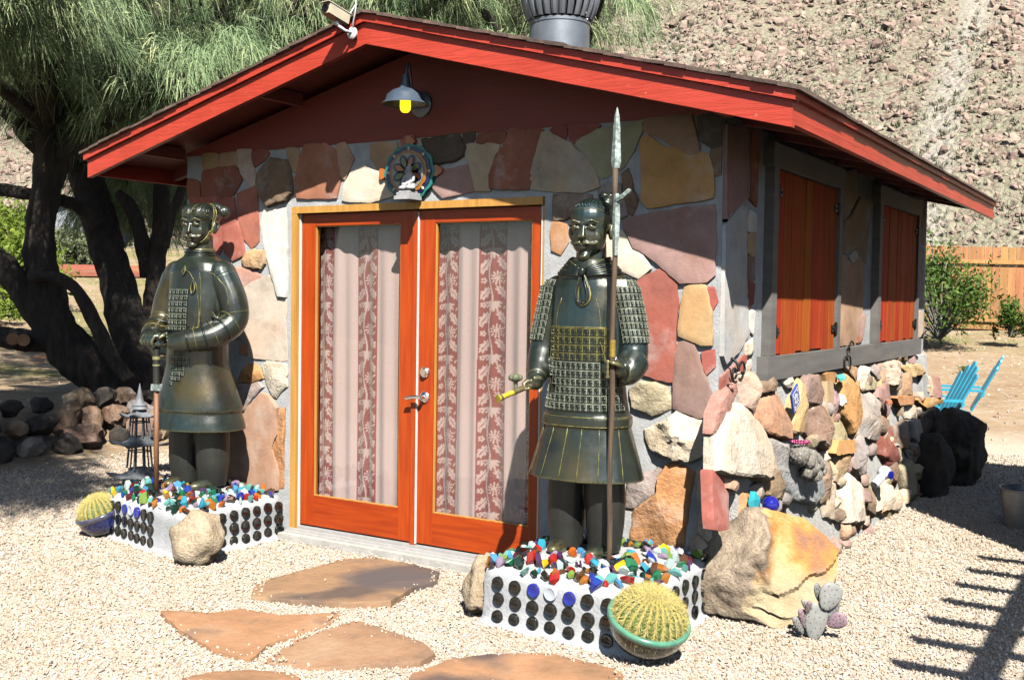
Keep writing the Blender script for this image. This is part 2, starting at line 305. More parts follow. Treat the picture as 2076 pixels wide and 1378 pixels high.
RUBBLE="""pink 0.05 1|-0.073,1.113 0.151,1.171 0.196,1.139 0.008,1.035 -0.164,0.923 -0.237,0.944 -0.193,1.038
ltan 0.12 2|0.172,1.207 0.387,1.214 0.42,1.17 0.424,1.062 0.3,0.996 0.182,1.05 0.175,1.14
brown 0.08 1|0.457,1.137 0.686,1.167 0.778,1.133 0.743,1.103 0.469,1.098
tan 0.1 1|0.274,0.983 0.505,1.056 0.713,1.089 0.722,0.993 0.781,0.891 0.731,0.815 0.474,0.873
yellow 0.12 1|0.781,0.851 0.946,0.991 1.133,1.138 1.181,1.109 1.069,0.814
mauve 0.1 1|1.224,1.15 1.651,1.136 1.681,1.034 1.621,0.957 1.459,0.951 1.172,0.995
cream 0.06 1|0.887,1.143 1.08,1.149 1.097,1.114 0.951,1.09
brown 0.16 2|1.177,0.922 1.462,0.96 1.634,0.902 1.731,0.802 1.768,0.67 1.573,0.638 1.379,0.721 1.144,0.823
tan 0.06 0|1.703,1.078 1.812,1.072 1.738,0.82 1.641,0.856
orange 0.06 0|1.682,1.13 1.914,1.117 1.902,1.083 1.704,1.098
mauve2 0.07 2|1.864,1.073 1.985,1.071 1.918,0.841 1.805,0.818 1.773,0.872
orange 0.12 1|2.02,1.069 2.235,1.105 2.393,1.017 2.479,0.832 2.364,0.743 2.159,0.709 2.11,0.776 1.966,0.874
cream 0.07 1|2.624,1.145 2.763,1.129 2.772,0.994 2.559,0.982
tan 0.07 1|2.217,1.154 2.562,1.143 2.537,0.998 2.416,1.026 2.289,1.097
grey 0.06 1|2.902,1.153 3.156,1.121 3.229,1.02 3.067,1.018
olive 0.06 1|2.718,1.018 2.986,1.039 3.125,0.993 2.993,0.948 2.657,0.97
ltan 0.1 2|3.188,1.141 4.001,1.129 3.9,0.912 3.493,0.905 3.294,1.005
mauve 0.09 1|2.954,0.962 3.243,0.997 3.502,0.926 3.542,0.789 3.13,0.736 2.989,0.832 2.885,0.903
grey 0.12 2|2.525,0.949 2.813,0.939 3.103,0.781 3.117,0.651 2.798,0.589 2.449,0.656 2.479,0.782
cream 0.13 1|-0.223,0.922 -0.076,1.028 0.121,1.063 0.375,0.936 0.431,0.808 0.358,0.642 -0.079,0.723 -0.274,0.769
slate 0.12 1|0.423,0.863 0.723,0.792 0.87,0.67 1.322,0.554 1.34,0.43 1.145,0.391 0.779,0.472 0.415,0.757
brown 0.12 2|0.309,0.634 0.537,0.68 0.763,0.587 0.716,0.522 0.556,0.498 0.314,0.573
orange 0.09 0|1.758,0.69 2.139,0.658 2.118,0.603 1.639,0.639
olive 0.07 1|1.764,0.799 2.015,0.813 2.135,0.745 2.107,0.671 1.794,0.695
grey 0.12 2|2.143,0.668 2.418,0.679 2.598,0.519 2.516,0.418 2.198,0.421 2.044,0.507
brown 0.1 2|1.495,0.602 1.755,0.589 1.675,0.463 1.512,0.379 1.313,0.352 1.173,0.387 1.355,0.472
tan 0.07 1|1.798,0.612 2.077,0.594 2.02,0.492 1.873,0.436 1.737,0.445
cream 0.12 1|1.886,0.471 2.027,0.462 2.317,0.327 2.443,0.14 2.375,0.075 1.808,0.171 1.8,0.336
brown 0.09 1|2.34,0.333 2.595,0.307 2.68,0.153 2.58,0.068 2.447,0.15
cream 0.11 1|2.627,0.283 2.9,0.307 3.384,0.11 3.259,0.053 3.065,0.051 2.68,0.102
dred 0.09 1|2.946,0.626 3.379,0.648 3.498,0.47 3.212,0.383 2.929,0.481
tan 0.06 1|-0.16,0.72 0.012,0.675 -0.06,0.642 -0.154,0.67
orange 0.06 1|0.078,0.608 0.204,0.589 0.122,0.457 0.029,0.472
red 0.02 0|-0.305,0.76 -0.155,0.74 -0.117,0.657 -0.147,0.473 -0.334,0.505
ltan 0.06 1|1.352,0.463 1.799,0.428 1.759,0.179 1.44,0.267
tan 0.05 1|0.478,0.966 0.543,1.022 0.654,1.061 0.713,1.089 0.505,1.056
brown 0.05 1|3.76,1.158 3.867,1.166 3.986,1.153 3.938,1.13 3.793,1.137
brown 0.05 1|4.048,1.15 4.167,1.157 4.29,1.137 4.227,1.116 4.075,1.125
mauve 0.05 1|4.318,1.126 4.463,1.143 4.586,1.111 4.5,1.078 4.333,1.086
yellow 0.09 1|3.967,1.072 4.395,1.075 4.802,1.036 4.999,0.982 4.28,0.976
ltan 0.12 2|3.13,1.139 3.745,1.125 3.92,1.01 3.734,0.9 3.31,0.991
orange 0.08 0|3.476,0.853 4.199,0.808 4.116,0.772 3.572,0.807
tan 0.08 1|3.829,0.974 4.234,1.021 4.221,0.827 3.841,0.84
slate 0.06 0|4.652,0.956 4.83,0.946 4.815,0.771 4.603,0.786
ltan 0.07 1|4.867,0.944 5.093,0.939 5.036,0.755 4.852,0.768
mauve 0.1 1|5.093,0.939 5.317,0.912 5.452,0.703 5.066,0.738
orange 0.08 0|4.319,0.778 4.805,0.75 5.324,0.697 4.631,0.698
cream 0.07 1|3.835,0.72 4.106,0.752 4.548,0.675 4.372,0.605 3.932,0.658
brown 0.09 1|3.487,0.619 3.865,0.65 4.119,0.504 4.003,0.402 3.474,0.461
grey 0.09 1|3.92,0.632 4.372,0.605 4.506,0.451 4.253,0.366 3.981,0.491
dark 0.12 2|4.479,0.681 5.066,0.663 5.71,0.471 5.551,0.344 4.901,0.352 4.513,0.464
dred 0.1 1|2.99,0.5 3.499,0.549 3.487,0.391 3.122,0.358
olive 0.1 1|3.447,0.303 3.839,0.336 4.086,0.152 3.895,0.039 3.586,0.072
grey 0.1 2|3.711,0.473 4.365,0.432 4.574,0.263 4.164,0.169 3.901,0.328
brown 0.08 1|3.074,0.377 3.441,0.423 3.476,0.234 3.385,0.167"""
TRUNK={'A':[(-5.16,2.63,0.44,0.25),(-5.47,2.44,0.79,0.25),(-5.77,2.28,1.17,0.235),(-5.85,2.24,1.53,0.207),(-5.93,2.22,1.97,0.171),(-5.93,2.24,2.46,0.160),(-5.86,2.31,3.02,0.171),(-5.89,2.31,3.40,0.193),(-6.01,2.26,3.90,0.138),(-6.11,2.22,4.45,0.110),(-6.14,2.24,5.17,0.083)],
'A2':[(-5.79,2.26,1.17,0.193),(-5.93,2.09,1.50,0.166),(-6.09,1.90,1.82,0.138),(-6.34,1.65,2.16,0.124)],
'stub':[(-5.58,2.27,1.04,0.137),(-5.91,2.07,1.03,0.123),(-6.19,1.90,1.08,0.115),(-6.47,1.72,1.11,0.104)],
'arc':[(-4.79,2.51,0.63,0.070),(-4.97,2.41,0.90,0.075),(-5.16,2.31,1.32,0.075),(-5.33,2.22,1.62,0.065),(-5.52,2.11,1.74,0.059),(-5.75,1.96,1.74,0.059)],
'B':[(-5.12,3.00,0.47,0.226),(-5.36,3.05,0.97,0.226),(-5.65,3.08,1.48,0.204),(-5.89,3.12,1.95,0.187),(-6.14,3.17,2.42,0.198),(-6.41,3.20,2.85,0.187),(-6.66,3.24,3.35,0.141),(-6.83,3.34,3.98,0.119),(-6.94,3.49,4.88,0.102),(-7.13,3.59,5.67,0.085)],
'C':[(-5.27,3.15,0.62,0.115),(-5.39,3.29,1.19,0.109),(-5.47,3.44,1.90,0.103),(-5.56,3.59,2.56,0.098),(-5.69,3.71,3.05,0.098),(-5.76,3.88,3.74,0.086),(-5.50,4.24,4.32,0.075)],
'D':[(-5.73,2.83,2.36,0.080),(-5.90,2.63,2.58,0.074),(-6.16,2.37,2.66,0.074),(-6.46,2.08,2.72,0.068),(-6.66,1.85,2.73,0.057)],
'E':[(-5.97,2.36,3.20,0.100),(-6.09,2.20,3.39,0.100),(-6.29,1.97,3.63,0.095),(-6.49,1.75,3.75,0.083)],
'F':[(-6.07,2.89,3.09,0.087),(-5.92,3.18,3.65,0.075),(-5.71,3.51,3.97,0.064),(-5.23,4.00,4.37,0.046)],
'G':[(-5.55,3.39,1.78,0.100),(-5.64,3.35,2.25,0.088),(-5.76,3.30,2.60,0.082),(-5.89,3.22,2.77,0.053)],
'H':[(-5.25,3.35,2.12,0.081),(-5.19,3.41,2.47,0.064),(-5.08,3.49,2.82,0.052),(-5.02,3.55,3.11,0.041)],
}
CLUMP="-6.9,1.8,5.0 -4.6,1.8,4.6 -7.2,1.1,4.3 -7.2,2.0,4.1 -5.7,3.8,5.5 -9.1,2.7,5.3 -6.9,3.2,4.9 -8.3,1.9,4.8 -8.5,3.2,6.9 -7.8,3.6,5.2 -5.3,2.9,4.2 -6.7,4.6,6.0 -4.0,2.6,5.8 -7.2,1.9,4.1 -6.0,3.0,5.8 -7.2,2.7,5.8 -6.7,3.3,4.5 -6.4,5.0,4.9 -7.0,4.0,6.6 -4.9,3.9,4.4 -6.8,4.1,6.5 -4.7,1.8,5.2 -3.8,2.4,3.8 -4.2,2.5,5.1 -8.5,3.1,5.0 -6.2,0.7,4.5 -6.9,4.2,6.2 -6.2,5.2,5.9 -7.5,2.5,6.4 -7.8,1.5,5.9 -4.5,1.8,5.5 -6.6,4.8,6.4 -4.9,3.5,5.6 -6.7,3.0,5.1 -7.7,3.9,5.5 -7.2,3.3,5.7 -9.2,3.2,6.4 -4.6,1.6,4.6 -5.0,1.4,4.6 -4.5,1.8,4.5 -6.6,3.5,5.6 -7.8,2.9,5.0 -8.9,2.1,6.6 -4.7,3.6,5.9 -5.6,2.6,5.6 -7.5,2.5,5.7 -8.2,2.9,5.9 -9.1,2.2,5.4 -8.3,3.0,6.4 -7.1,2.0,5.9 -5.2,2.7,6.0 -6.8,2.2,4.4 -4.7,3.1,5.9 -5.7,2.9,4.4 -7.6,2.2,6.2 -8.8,2.8,4.9 -8.8,2.7,6.2 -5.4,2.6,4.4 -8.9,2.5,6.2 -6.9,2.0,5.5 -8.2,3.6,6.0 -9.4,3.0,7.1 -4.8,3.4,4.1 -3.9,2.9,4.1 -6.0,3.7,4.7 -5.8,2.4,5.6 -7.8,2.3,6.4 -5.5,1.2,4.1 -6.3,4.8,5.3 -5.2,3.8,4.5 -5.8,2.3,3.7 -6.1,3.1,4.0 -6.1,3.4,3.8 -6.8,3.7,4.5 -5.5,3.0,3.8 -7.0,3.5,4.2 -7.2,3.6,4.0 -7.4,3.4,4.1 -6.0,2.5,4.1 -5.7,3.3,4.1 -4.4,2.8,4.2 -5.4,2.2,4.1 -6.0,2.6,4.0 -6.4,3.4,4.3 -5.0,2.9,4.0 -6.2,3.2,4.4 -4.6,2.8,4.0 -6.5,3.1,4.2 -5.9,4.1,4.3 -5.3,3.2,4.1 -5.6,3.2,3.9 -4.9,3.1,4.0 -4.8,2.6,3.7 -6.7,3.9,4.3 -5.8,4.5,4.4 -5.2,3.5,4.3 -7.5,6.3,5.3 -5.9,7.0,7.4 -8.3,6.4,7.5 -6.1,4.6,6.7 -3.5,5.8,6.4 -5.7,8.4,7.7 -5.1,8.4,6.2 -7.3,5.7,5.3 -5.9,7.8,7.6 -4.1,6.9,7.1 -5.9,5.4,6.7 -5.9,6.1,6.3 -5.1,5.1,5.8 -5.1,5.4,5.0 -5.3,6.9,6.0 -7.8,6.6,7.6 -4.4,7.2,6.0 -4.6,6.3,6.7 -6.2,5.5,5.6 -8.0,7.4,6.0 -6.2,5.9,5.4 -4.1,6.5,5.6 -6.7,6.0,7.4 -5.8,6.0,6.8 -5.3,5.2,4.9 -4.5,7.9,6.3 -6.8,7.5,5.4 -6.3,7.4,6.4 -5.3,8.0,6.7 -3.8,6.6,5.9 -7.2,6.6,5.6 -6.0,5.4,6.6 -7.9,7.0,5.8 -5.5,8.6,7.3 -7.1,6.9,6.6 -8.2,6.8,7.7 -6.8,6.4,6.6 -4.9,6.5,7.3 -5.2,5.6,5.8 -5.1,5.2,5.5 -5.4,5.0,5.2 -6.7,5.4,4.7 -6.9,6.6,5.7 -5.6,8.0,7.1 -4.5,7.6,5.6 -6.6,5.4,5.9 -5.3,7.2,5.7 -7.2,6.3,5.8 -7.3,6.4,5.1 -5.9,4.8,4.5 -6.6,6.5,5.5 -5.5,6.6,5.6 -5.2,5.0,6.4 -5.3,6.2,5.3 -7.7,7.2,6.9 -6.5,5.0,5.8 -4.6,6.6,6.3 -6.9,7.2,6.3 -5.2,5.1,4.7 -5.5,5.0,6.7 -6.6,5.8,6.9 -4.1,5.9,5.4 -6.3,6.5,7.0 -5.0,6.0,6.6 -5.8,8.1,7.9 -6.5,6.6,6.0 -6.2,8.1,7.2 -6.5,7.2,6.0 -7.9,6.0,5.4 -5.8,6.5,6.0 -3.8,6.8,6.0 -3.8,8.5,6.1 -3.3,10.3,7.9 -3.4,8.5,7.6 -4.8,8.4,7.7 -3.3,10.6,7.5 -4.1,10.2,8.0 -4.0,9.5,5.6 -3.8,10.1,7.4 -2.6,9.2,5.6 -2.5,7.9,6.2 -4.6,7.1,7.3 -5.3,8.7,6.8 -4.1,9.2,6.9 -5.0,9.1,6.9 -5.0,9.7,7.9 -3.1,8.7,6.8 -3.3,7.9,6.0 -6.0,8.6,7.7 -4.3,7.2,6.3 -4.6,7.9,7.3 -4.1,7.0,7.3 -4.0,6.8,6.1 -5.1,7.6,6.6 -3.2,8.8,7.6 -5.2,9.9,8.4 -4.7,8.1,7.6 -4.6,7.6,6.1 -5.5,8.7,8.0 -4.5,8.2,5.8 -2.3,8.7,6.8 -4.8,8.6,5.9 -4.8,9.0,7.9 -1.8,7.9,5.8 -4.6,6.9,7.2 -5.6,8.3,7.9 -3.6,10.9,8.0 -4.8,9.9,6.2 -2.4,8.9,7.6 -2.8,7.6,5.1 -3.7,7.2,5.3 -4.6,9.0,7.2 -3.1,10.2,7.8 -3.3,9.2,5.8 -2.6,9.2,6.9 -4.6,8.1,5.8 -5.1,8.9,7.7 -3.4,8.5,5.9 -4.4,9.3,7.7 -5.9,8.6,6.9 -3.0,8.2,7.3 -3.6,10.5,6.6 -3.5,10.6,7.2 -3.1,8.7,6.9 -6.2,9.2,7.3 -4.2,6.9,6.0 -4.6,7.2,5.9 -5.6,8.3,7.6 -3.2,8.1,7.5 -2.7,9.7,7.4 -7.1,4.4,2.8 -6.2,4.2,2.9 -7.6,4.4,3.3 -7.9,4.5,3.4 -6.6,3.7,2.7 -7.3,4.6,3.2 -7.1,4.7,2.9 -6.6,4.7,3.1 -7.3,4.6,3.3 -6.4,4.1,2.7"
# ------------------------------------------------------------------ terrain
def sst(a,b,x): t=min(1,max(0,(x-a)/(b-a))); return t*t*(3-2*t)
def gh(x,y):
    r=max(0,y-7); z=.1*r*r/(r+2.5)
    l=max(0,-x-8); z+=1.6*(1-math.exp(-.13*l*l/(l+3)/1.6*1.25))
    z+=.40*sst(-4.25,-5.1,x)*sst(-.6,.7,y)
    return z+.012*n3((x,y,0),.9)*min(1,max(0,(y-4)/4+sst(-3,-6,x)))
def hz(x,y):
    d=y-25-3*n3((x*.03,y*.02,3.3)); 
    z=gh(x,25)+.60*max(0,d)+(.08*(y-25) if d<=0 else 0)
    k=min(1,max(0,d/8)); return z+k*(3.0*n3((x,y,1),.045)+1.1*n3((x,y,5),.16)+.35*n3((x,y,9),.55))-.35+.0*x
def gspan(ps): return np.concatenate([np.arange(a,b,s) for a,b,s in ps])
def grid(name, xs, ys, fz, m):
    v=[(x,y,fz(x,y)) for y in ys for x in xs]; nx=len(xs)
    f=[(j*nx+i,j*nx+i+1,(j+1)*nx+i+1,(j+1)*nx+i) for j in range(len(ys)-1) for i in range(nx-1)]
    me=bpy.data.meshes.new(name); me.from_pydata(v,[],f); me.materials.append(m); me.polygons.foreach_set('use_smooth',[True]*len(f))
    o=put(name,me); return o
def ground_mat():
    m,t,b=nodes('ground_earth'); b.inputs['Roughness'].default_value=.95; b.inputs['Specular IOR Level'].default_value=.15
    g=N(t,'ShaderNodeNewGeometry'); sx=N(t,'ShaderNodeSeparateXYZ'); t.links.new(g.outputs['Position'],sx.inputs[0])
    f1=noise_n(t,55,5,.7); f2=noise_n(t,1.3,4,.6); f3=noise_n(t,.35,4,.6); f4=noise_n(t,9,5,.7)
    grav=ramp(t,f1,[(.30,(.30,.22,.15)),(.44,(.52,.43,.32)),(.60,(.68,.60,.50))])
    dirt=ramp(t,f2,[(.3,(.31,.205,.115)),(.55,(.39,.28,.17)),(.75,(.46,.36,.25))])
    dirt=mixc(t,ramp(t,f4,[(.50,(0,0,0)),(.66,(.8,.8,.8))]),dirt,(.48,.42,.33))
    grass=ramp(t,f4,[(.35,(.10,.13,.03)),(.65,(.30,.29,.10))])
    def rng(s,a,c):
        mr=N(t,'ShaderNodeMapRange',interpolation_type='SMOOTHSTEP'); mr.inputs[1].default_value=a; mr.inputs[2].default_value=c; t.links.new(s,mr.inputs[0]); return mr.outputs[0]
    def mul(a,c,op='MULTIPLY'):
        q=N(t,'ShaderNodeMath',operation=op); t.links.new(a,q.inputs[0])
        if isinstance(c,float): q.inputs[1].default_value=c
        else: t.links.new(c,q.inputs[1])
        return q.outputs[0]
    back=mul(rng(sx.outputs['Y'],7.2,9.5),rng(sx.outputs['X'],-2.6,-4.4),'MAXIMUM')
    col=mixc(t,back,grav,dirt)
    gm=mul(ramp(t,f3,[(.46,(0,0,0)),(.60,(1,1,1))]),mul(rng(sx.outputs['X'],-5.,-8.),rng(sx.outputs['Y'],15.5,18.),'MAXIMUM')); gm=mul(gm,.75)
    col=mixc(t,gm,col,grass)
    t.links.new(dimn(t,col),b.inputs['Base Color']); bumpn(t,b,mul(f1,f4,'ADD'),.8,.02); return m
GM=ground_mat()
xs=gspan([(-75,-20,2.5),(-20,-8,.6),(-8,-2,.2),(-2,7,.5),(7,45,2.5)]); ys=gspan([(-16,-2,1.0),(-2,6,.2),(6,12,.5),(12,30.1,.9)])
tag(grid('ground',xs,ys,gh,GM),kind='structure')
def mapr(t,s,a,b,c,d):
    m=N(t,'ShaderNodeMapRange'); t.links.new(s,m.inputs[0])
    for i,v in enumerate((a,b,c,d)): m.inputs[i+1].default_value=v
    return m.outputs[0]
def hill_mat():
    m,t,b=nodes('hillside_scree'); b.inputs['Roughness'].default_value=.95; b.inputs['Specular IOR Level'].default_value=.1
    f1=noise_n(t,3.2,6,.72); f2=noise_n(t,.22,5,.6); f3=noise_n(t,13,4,.7); f4=noise_n(t,.05,3,.5,stretch=(2.5,.5,.5))
    def vor(s):
        g=N(t,'ShaderNodeNewGeometry'); w_=N(t,'ShaderNodeVectorMath',operation='MULTIPLY_ADD'); nz=N(t,'ShaderNodeTexNoise'); nz.inputs['Scale'].default_value=s*.8; t.links.new(g.outputs['Position'],nz.inputs['Vector'])
        t.links.new(nz.outputs['Color'],w_.inputs[0]); w_.inputs[1].default_value=(.6/s,)*3; t.links.new(g.outputs['Position'],w_.inputs[2])
        v=N(t,'ShaderNodeTexVoronoi'); v.inputs['Scale'].default_value=s; t.links.new(w_.outputs[0],v.inputs['Vector']); e=N(t,'ShaderNodeTexVoronoi',feature='DISTANCE_TO_EDGE'); e.inputs['Scale'].default_value=s; t.links.new(w_.outputs[0],e.inputs['Vector']); return v,e
    v1,e1=vor(3.4); v2,e2=vor(1.3)
    sc=N(t,'ShaderNodeSeparateColor'); t.links.new(v1.outputs['Color'],sc.inputs[0])
    rocks=ramp(t,sc.outputs[0],[(0,(.27,.19,.15)),(.35,(.40,.30,.24)),(.7,(.48,.39,.30)),(1,(.34,.25,.20))]); rocks=mixc(t,1.,rocks,ramp(t,e1.outputs['Distance'],[(0,(.35,.32,.28)),(.07,(1,1,1))]),'MULTIPLY')  # darkened cell edges paint shaded crevices between the rocks
    straw=ramp(t,f3,[(.3,(.32,.30,.20)),(.6,(.50,.47,.34))])
    c=mixc(t,ramp(t,f1,[(.44,(0,0,0)),(.56,(1,1,1))]),rocks,straw)
    c=mixc(t,ramp(t,f2,[(.45,(0,0,0)),(.65,(.45,.45,.45))]),c,(.40,.39,.27)); c=mixc(t,ramp(t,f4,[(.57,(0,0,0)),(.66,(.6,.6,.6))]),c,(.56,.50,.43))
    # a pale dry gully of fine sand runs down the slope
    g=N(t,'ShaderNodeNewGeometry'); dt=N(t,'ShaderNodeVectorMath',operation='DOT_PRODUCT'); t.links.new(g.outputs['Position'],dt.inputs[0]); dt.inputs[1].default_value=(1,.09,0)
    a1=N(t,'ShaderNodeMath',operation='SUBTRACT'); t.links.new(dt.outputs['Value'],a1.inputs[0]); a1.inputs[1].default_value=.853; a2=N(t,'ShaderNodeMath',operation='ABSOLUTE'); t.links.new(a1.outputs[0],a2.inputs[0])
    a3=N(t,'ShaderNodeMath',operation='MULTIPLY_ADD'); t.links.new(f1,a3.inputs[0]); a3.inputs[1].default_value=2.2; t.links.new(a2.outputs[0],a3.inputs[2]); c=mixc(t,mapr(t,a3.outputs[0],1.3,2.0,.5,0.),c,(.62,.58,.52))
    t.links.new(dimn(t,c),b.inputs['Base Color'])
    ad=N(t,'ShaderNodeMath',operation='ADD'); t.links.new(e1.outputs['Distance'],ad.inputs[0]); t.links.new(f1,ad.inputs[1]); bumpn(t,b,ad.outputs[0],1.,.35); return m
hx=gspan([(-260,-90,6),(-90,-40,1.6),(-40,12,.9),(12,60,5)]); hy=gspan([(20,70,.9),(70,110,2.),(110,200,5)])
tag(grid('hillside',hx,hy,hz,hill_mat()),kind='structure')

def scatter(name, pts, scl, rot, idx, meshes, kind='stuff'):
    c=bpy.data.collections.new(name+'_source')
    for i,me in enumerate(meshes): c.objects.link(bpy.data.objects.new('%s_source_%02d'%(name,i),me))
    me=bpy.data.meshes.new(name); me.from_pydata([tuple(p) for p in pts],[],[])
    for nm,ty,dat in (('scl','FLOAT_VECTOR',scl),('rot','FLOAT_VECTOR',rot)):
        a=me.attributes.new(nm,ty,'POINT'); a.data.foreach_set('vector',np.asarray(dat,np.float32).ravel())
    a=me.attributes.new('idx','INT','POINT'); a.data.foreach_set('value',np.asarray(idx,np.int32))
    o=put(name,me); tag(o,kind=kind)
    g=bpy.data.node_groups.new(name,'GeometryNodeTree'); g.interface.new_socket('Geometry',in_out='INPUT',socket_type='NodeSocketGeometry'); g.interface.new_socket('Geometry',in_out='OUTPUT',socket_type='NodeSocketGeometry')
    n=g.nodes; L=g.links.new; i_=n.new('NodeGroupInput'); o_=n.new('NodeGroupOutput'); ip=n.new('GeometryNodeInstanceOnPoints'); ci=n.new('GeometryNodeCollectionInfo')
    ci.inputs['Collection'].default_value=c; ci.inputs['Separate Children'].default_value=True; ci.inputs['Reset Children'].default_value=True
    def na(nm,ty):
        q=n.new('GeometryNodeInputNamedAttribute'); q.data_type=ty; q.inputs['Name'].default_value=nm; return q.outputs['Attribute']
    e=n.new('FunctionNodeEulerToRotation'); L(na('rot','FLOAT_VECTOR'),e.inputs[0])
    L(i_.outputs[0],ip.inputs['Points']); L(ci.outputs[0],ip.inputs['Instance']); ip.inputs['Pick Instance'].default_value=True
    L(na('idx','INT'),ip.inputs['Instance Index']); L(e.outputs[0],ip.inputs['Rotation']); L(na('scl','FLOAT_VECTOR'),ip.inputs['Scale']); L(ip.outputs[0],o_.inputs[0])
    md=o.modifiers.new('scatter','NODES'); md.node_group=g; return o
def rand_mat(name, stops, rough=.85, bump=0, bscale=60, tint=None):
    m,t,b=nodes(name); o=N(t,'ShaderNodeObjectInfo'); b.inputs['Roughness'].default_value=rough; b.inputs['Specular IOR Level'].default_value=.25
    c=ramp(t,o.outputs['Random'],stops)
    c=mixc(t,.5,c,ramp(t,noise_n(t,bscale*.4,4,.7),[(.3,(.6,.56,.52)),(.6,(1,1,1))]),'MULTIPLY')
    if tint: c=mixc(t,1.,c,ramp(t,noise_n(t,tint,5,.65),[(.30,(.84,.79,.73)),(.48,(.98,.96,.94)),(.65,(1,1,1))]),'MULTIPLY')
    t.links.new(dimn(t,c),b.inputs['Base Color'])
    if bump: bumpn(t,b,noise_n(t,bscale,4,.7),bump,.01)
    return m
# rocks lying on the slope
HR=rand_mat('hillside_rock',[(0,(.31,.22,.18)),(.25,(.40,.30,.24)),(.5,(.33,.24,.195)),(.7,(.44,.36,.28)),(.88,(.36,.27,.22)),(1,(.23,.16,.13))],.9,.6,9)
rk=[mesh('hill_rock_%d'%i,rock_mb((0,0,0),(1,.85,.68),50+i,.34,1.5,2,None,7),HR) for i in range(9)]
P=[];S=[]
for k in range(95000):
    a=R(-31.9)+R(random.uniform(-29.5,27.5)); d=25+165*random.random()**1.7
    x=4.92+d*math.sin(a); y=-5.2+d*math.cos(a)
    if y<25.5 or y>140: continue
    if abs(x+.09*y-.853)<.7 and random.random()<.75: continue
    s=(.05+.14*random.random()**2.2)*(1 if random.random()<.965 else random.uniform(1.4,2.4))*(.55+d/70)
    if n3((x,y,2),.12)<-.12 and random.random()<.6: s*=.6
    P.append((x,y,hz(x,y)+s*.15)); S.append((s*random.uniform(.7,1.3),s*random.uniform(.7,1.2),s*random.uniform(.6,1.0)))
n=len(P); scatter('hillside_rocks',P,S,RNG.uniform(0,6.28,(n,3)),RNG.integers(0,9,n),rk)
# dry brush tufts on the slope
def tuft_mesh(name,m,seed,nb=26,h=1.,sp=.8,wd=.05):
    rs=random.Random(seed); mb=MB()
    for i in range(nb):
        a=rs.uniform(0,6.283); l=h*rs.uniform(.5,1); o=Vector((rs.gauss(0,.15)*sp,rs.gauss(0,.15)*sp,0)); t=Vector((math.cos(a)*sp*rs.uniform(.1,.8),math.sin(a)*sp*rs.uniform(.1,.8),l))
        s=Vector((-math.sin(a),math.cos(a),0))*wd
        mb.add([o-s,o+s,o+t*.6+s*.7+Vector((0,0,.08)),o+t*.6-s*.7+Vector((0,0,.08)),o+t],[(0,1,2,3),(3,2,4)])
    return mesh(name,mb,m,fixn=False)
TM=rand_mat('dry_brush',[(0,(.42,.39,.27)),(.35,(.48,.44,.32)),(.65,(.38,.37,.24)),(.85,(.50,.46,.34)),(.97,(.32,.33,.19)),(1,(.13,.19,.07))],.9)
tm=[tuft_mesh('brush_tuft_%d'%i,TM,i) for i in range(5)]
P=[];S=[]
for k in range(24000):
    a=R(-31.9)+R(random.uniform(-29.5,27.5)); d=25+150*random.random()**1.7
    x=4.92+d*math.sin(a); y=-5.2+d*math.cos(a)
    if y<25 or y>130 or n3((x,y,7),.09)<-.25: continue
    s=random.uniform(.08,.27)*(.6+d/75); P.append((x,y,hz(x,y))); S.append((s,s,s*random.uniform(.6,1)))
n=len(P); r=np.zeros((n,3)); r[:,2]=RNG.uniform(0,6.28,n); scatter('hillside_brush',P,S,r,RNG.integers(0,5,n),tm)

# ------------------------------------------------------------------ stone cottage
XL,XR,YB=-1.009,2.931,5.13; ZT=2.54; RX=.961; EZ=2.545; RZ=3.185; OH=.445; EX=3.42; SL=(RZ-EZ)/(EX-RX)
mortar=mat('mortar_grey',(.48,.485,.485),.95,(.36,.365,.365),10,.5,70,.010)
red_paint=None
def paint_red():
    m,t,b=nodes('red_painted_wood'); b.inputs['Roughness'].default_value=.42; b.inputs['Specular IOR Level'].default_value=.4
    g=noise_n(t,6,5,.65,stretch=(.6,.35,6)); f=noise_n(t,3,4,.6); w=noise_n(t,22,4,.75)
    c=ramp(t,f,[(.3,(.33,.034,.018)),(.7,(.42,.050,.030))]); c=mixc(t,ramp(t,w,[(.66,(0,0,0)),(.73,(.7,.7,.7))]),c,(.42,.22,.17))
    t.links.new(c,b.inputs['Base Color']); bumpn(t,b,g,.55,.012); return m
PRED=paint_red()
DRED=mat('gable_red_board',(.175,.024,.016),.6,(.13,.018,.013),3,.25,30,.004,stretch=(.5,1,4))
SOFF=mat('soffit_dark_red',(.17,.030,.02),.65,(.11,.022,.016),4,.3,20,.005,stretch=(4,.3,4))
SHIN=mat('shingle_brown',(.16,.10,.075),.9,(.08,.055,.045),25,.8,120,.006,var=.3)
FRAMEG=mat('grey_painted_timber',(.17,.16,.15),.8,(.12,.113,.106),5,.3,40,.004,stretch=(1,.4,3))
cot=thing('stone_cottage','small gabled cottage of mixed flagstone with red trim and red double doors','cottage',(RX,2.5,0))
FO,FI=0.0,1.922   # door opening
ZO=2.16
fw=MB().b(XL,FO,0,.2,-.15,ZT).b(FI-.032,XR,0,.2,-.15,ZT).b(FO,FI-.032,0,.2,ZO,ZT)
front=obj('front_wall',fw,mortar,cot)
sw=obj('side_wall',MB().b(XR-.2,XR-.001,.2,YB,-.15,ZT),mortar,cot)
obj('left_wall',MB().b(XL+.001,XL+.2,.2,YB,-.15,ZT),mortar,cot)
obj('back_wall',MB().b(XL+.2,XR-.2,YB-.2,YB,-.15,ZT),mortar,cot)
fy=lambda u,v,w:(u,-w,v)
